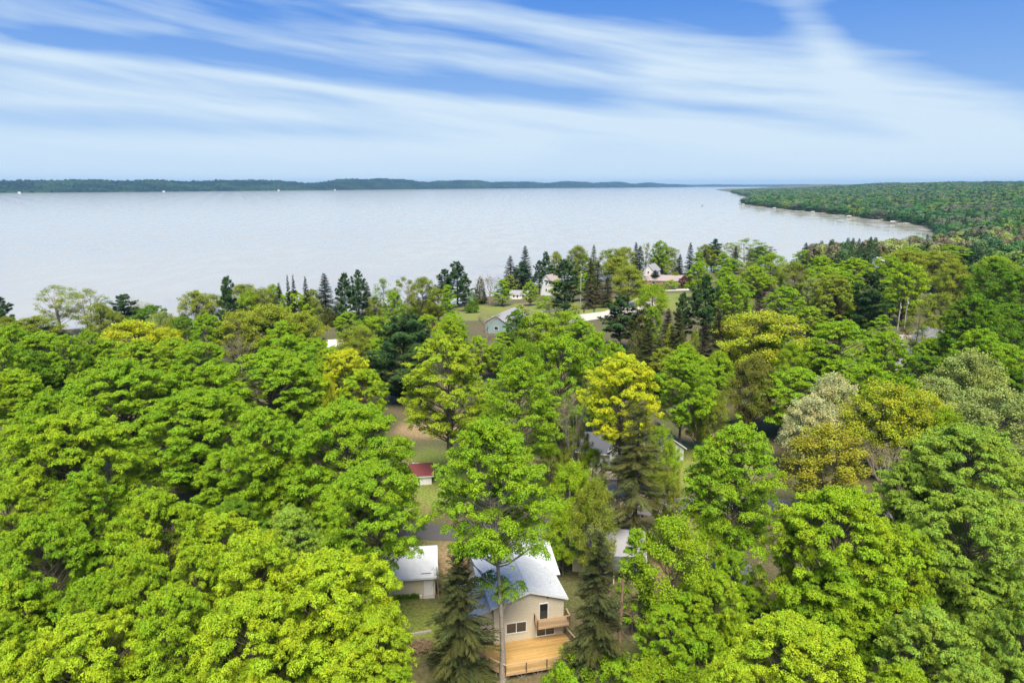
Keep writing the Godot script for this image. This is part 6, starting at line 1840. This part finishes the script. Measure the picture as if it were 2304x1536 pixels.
	for k in 260:
		var q := Vector3(rng.randf_range(-1.6, 1.6), rng.randf() * 0.8, rng.randf_range(-1.2, 1.2))
		q.y *= 1.0 - q.length() * 0.3
		var d := rand_unit()
		d.y *= 0.4
		tube(v, nn, ix, [q - d * rng.randf_range(0.4, 0.9), q + d * rng.randf_range(0.4, 0.9)], [0.035, 0.012], 4)
	var hm := MeshInstance3D.new()
	hm.name = "twigs"
	hm.mesh = array_mesh(v, nn, null, ix)
	hm.material_override = grain("dry_twig", Color(0.26, 0.17, 0.11), 0.7, 1.3, 0.05, 0.8)
	heap.add_child(hm)
	# woodpile on the mulch
	var pile := thing("woodpile", Vector3(47.07, 9.97, -146.29), -20.0, "stacked split logs on the mulch beyond the green maple", "woodpile")
	for r in 4:
		for k in 7 - r:
			cylinder("log", pile, Vector3(-1.1 + k * 0.34 + r * 0.17, 0.16 + r * 0.28, rng.randf_range(-0.05, 0.05)), 0.165, 1.2, grain("log_wood", Color(0.42, 0.29, 0.19), 0.7, 1.2, 0.05, 0.9), Vector3(PI / 2, 0, 0))

func lake_things() -> void:
	strip("beach", [646.0, -1130.0, 668.0, -1240.0, 672.0, -1300.0], 6.0, 0.7, mat("sand", Color(0.42, 0.40, 0.34), 0.95))
	var grey := mat("dock_wood", Color(0.6, 0.58, 0.55), 0.9)
	var white := mat("lift_canopy", Color(0.78, 0.78, 0.78), 0.6)
	var dx := [[645, -1125, 200], [662, -1230, 190], [672, -1330, 185], [684, -1430, 190], [692, -1540, 185], [697, -1660, 190], [700, -1790, 185], [716, -1960, 195], [735, -2140, 190]]
	var place := ["nearest", "second", "third", "fourth", "fifth", "sixth", "seventh", "eighth", "farthest"]
	for k in dx.size():
		var d: Array = dx[k]
		var o := thing("dock", Vector3(d[0] + 2.0, 0, d[1]), d[2], "%s of the pale docks along the peninsula shore" % place[k], "dock", "docks along the peninsula")
		var st := begin()
		add_box(st, Vector3(14, 0.8, 0), Vector3(28, 0.25, 2.8))
		add_box(st, Vector3(26.5, 0.8, 2.6), Vector3(3.0, 0.24, 3.0))
		commit(st, "walkway", grey, o)
		for q in 5:
			cylinder("post", o, Vector3(3 + q * 5.6, 0.2, 1.15), 0.12, 3.0, grey)
		if k % 2 == 0:
			var l := thing("boat_lift", Vector3(d[0] - 22.0, 0, d[1] - 9.0), d[2], "white canopied boat lift beside the %s peninsula dock" % place[k], "boat lift", "boat lifts along the peninsula")
			st = begin()
			add_prism(st, [Vector2(-4, 3.0), Vector2(4, 3.0), Vector2(3.4, 4.0), Vector2(-3.4, 4.0)], -1.7, 1.7)
			commit(st, "canopy", white, l)
			for q in [Vector3(-3.6, 1, -1.5), Vector3(3.6, 1, -1.5), Vector3(-3.6, 1, 1.5), Vector3(3.6, 1, 1.5)]:
				cylinder("leg", l, q, 0.1, 4.2, mat("lift_steel", Color(0.5, 0.5, 0.5), 0.5, 0.4))
		if k % 3 == 1:
			small_house("peninsula_cottage", "white cottage on the peninsula shore by the %s dock" % place[k], Vector3(d[0] + 26.0, land(d[0] + 26.0, d[1]), d[1]), 80.0, 14.0, 9.0, 4.5, 3.0, mats.white_wall, mats.grey_roof, [["l", 0, 3.0, 2.0, 1.5], ["f", -3, 2.5, 1.6, 1.4], ["f", 3, 2.5, 1.6, 1.4]])
	var b := thing("sail_boat", Vector3(560, 0, -2050), 40.0, "tiny dark sailboat far out on the lake near the peninsula", "boat")
	var st := begin()
	add_prism(st, [Vector2(-3.5, 1.1), Vector2(-2.6, -0.2), Vector2(2.6, -0.2), Vector2(4.2, 1.2)], -1.1, 1.1)
	commit(st, "hull", mat("hull_dark", Color(0.06, 0.07, 0.09), 0.4), b)
	cylinder("mast", b, Vector3(0.3, 5.0, 0), 0.12, 9.0, grey)
	st = begin()
	add_prism(st, [Vector2(-3.0, 1.8), Vector2(0.15, 1.8), Vector2(0.15, 9.0)], -0.05, 0.05)
	commit(st, "sail", mat("sail_cloth", Color(0.2, 0.22, 0.25)), b)
	var spots := [[-3640.0, -5190.0], [-3000.0, -6050.0], [-2420.0, -7280.0], [-1980.0, -7850.0]]
	for k in 4:
		small_house("far_shore_house", ["white house on the far left shore of the lake", "second pale house from the left on the far shore", "third pale house from the left on the far shore", "fourth pale house from the left on the far shore"][k], Vector3(spots[k][0], 0.5, spots[k][1] + 20.0), 30.0, 18.0, 12.0, 7.0, 4.0, mats.white_wall, mats.grey_roof, [["f", -6.0, 5.0, 3.0, 3.0], ["f", 6.0, 5.0, 3.0, 3.0]])

func _ready() -> void:
	noise.seed = 3
	noise.frequency = 0.02
	noise.fractal_octaves = 4
	setup_view()
	print("sky done ", Time.get_ticks_msec())
	ground()
	lake()
	print("ground done ", Time.get_ticks_msec())
	make_species()
	print("species done ", Time.get_ticks_msec())
	far_woods()
	ridge("hills", [-5200.0, -2600.0, 100.0, -4203.0, -4006.0, 96.0, -3857.0, -5275.0, 94.0, -3188.0, -5897.0, 84.0, -2765.0, -6686.0, 104.0, -2412.0, -7430.0, 110.0, -2114.0, -7716.0, 94.0, -1670.0, -8725.0, 118.0, -683.0, -10564.0, 112.0, 779.0, -12548.0, 100.0, 2916.0, -15447.0, 92.0, 4719.0, -18258.0, 30.0], 1500.0, 700, 40)
	ridge("horizon_hills", [3500.0, -19500.0, 30.0, 6500.0, -19800.0, 48.0, 9000.0, -19000.0, 56.0, 12000.0, -18000.0, 60.0, 15500.0, -16500.0, 62.0], 1400.0, 200, 60)
	print("woods done ", Time.get_ticks_msec())
	plant_trees()
	deck_house()
	garage()
	village()
	lake_things()
	var tris := 0
	for k in species:
		for m in species[k].models:
			for q in m:
				if q.get_surface_count():
					tris += q.surface_get_array_index_len(0) / 3
	print("all done ", Time.get_ticks_msec(), " tree model triangles ", tris)
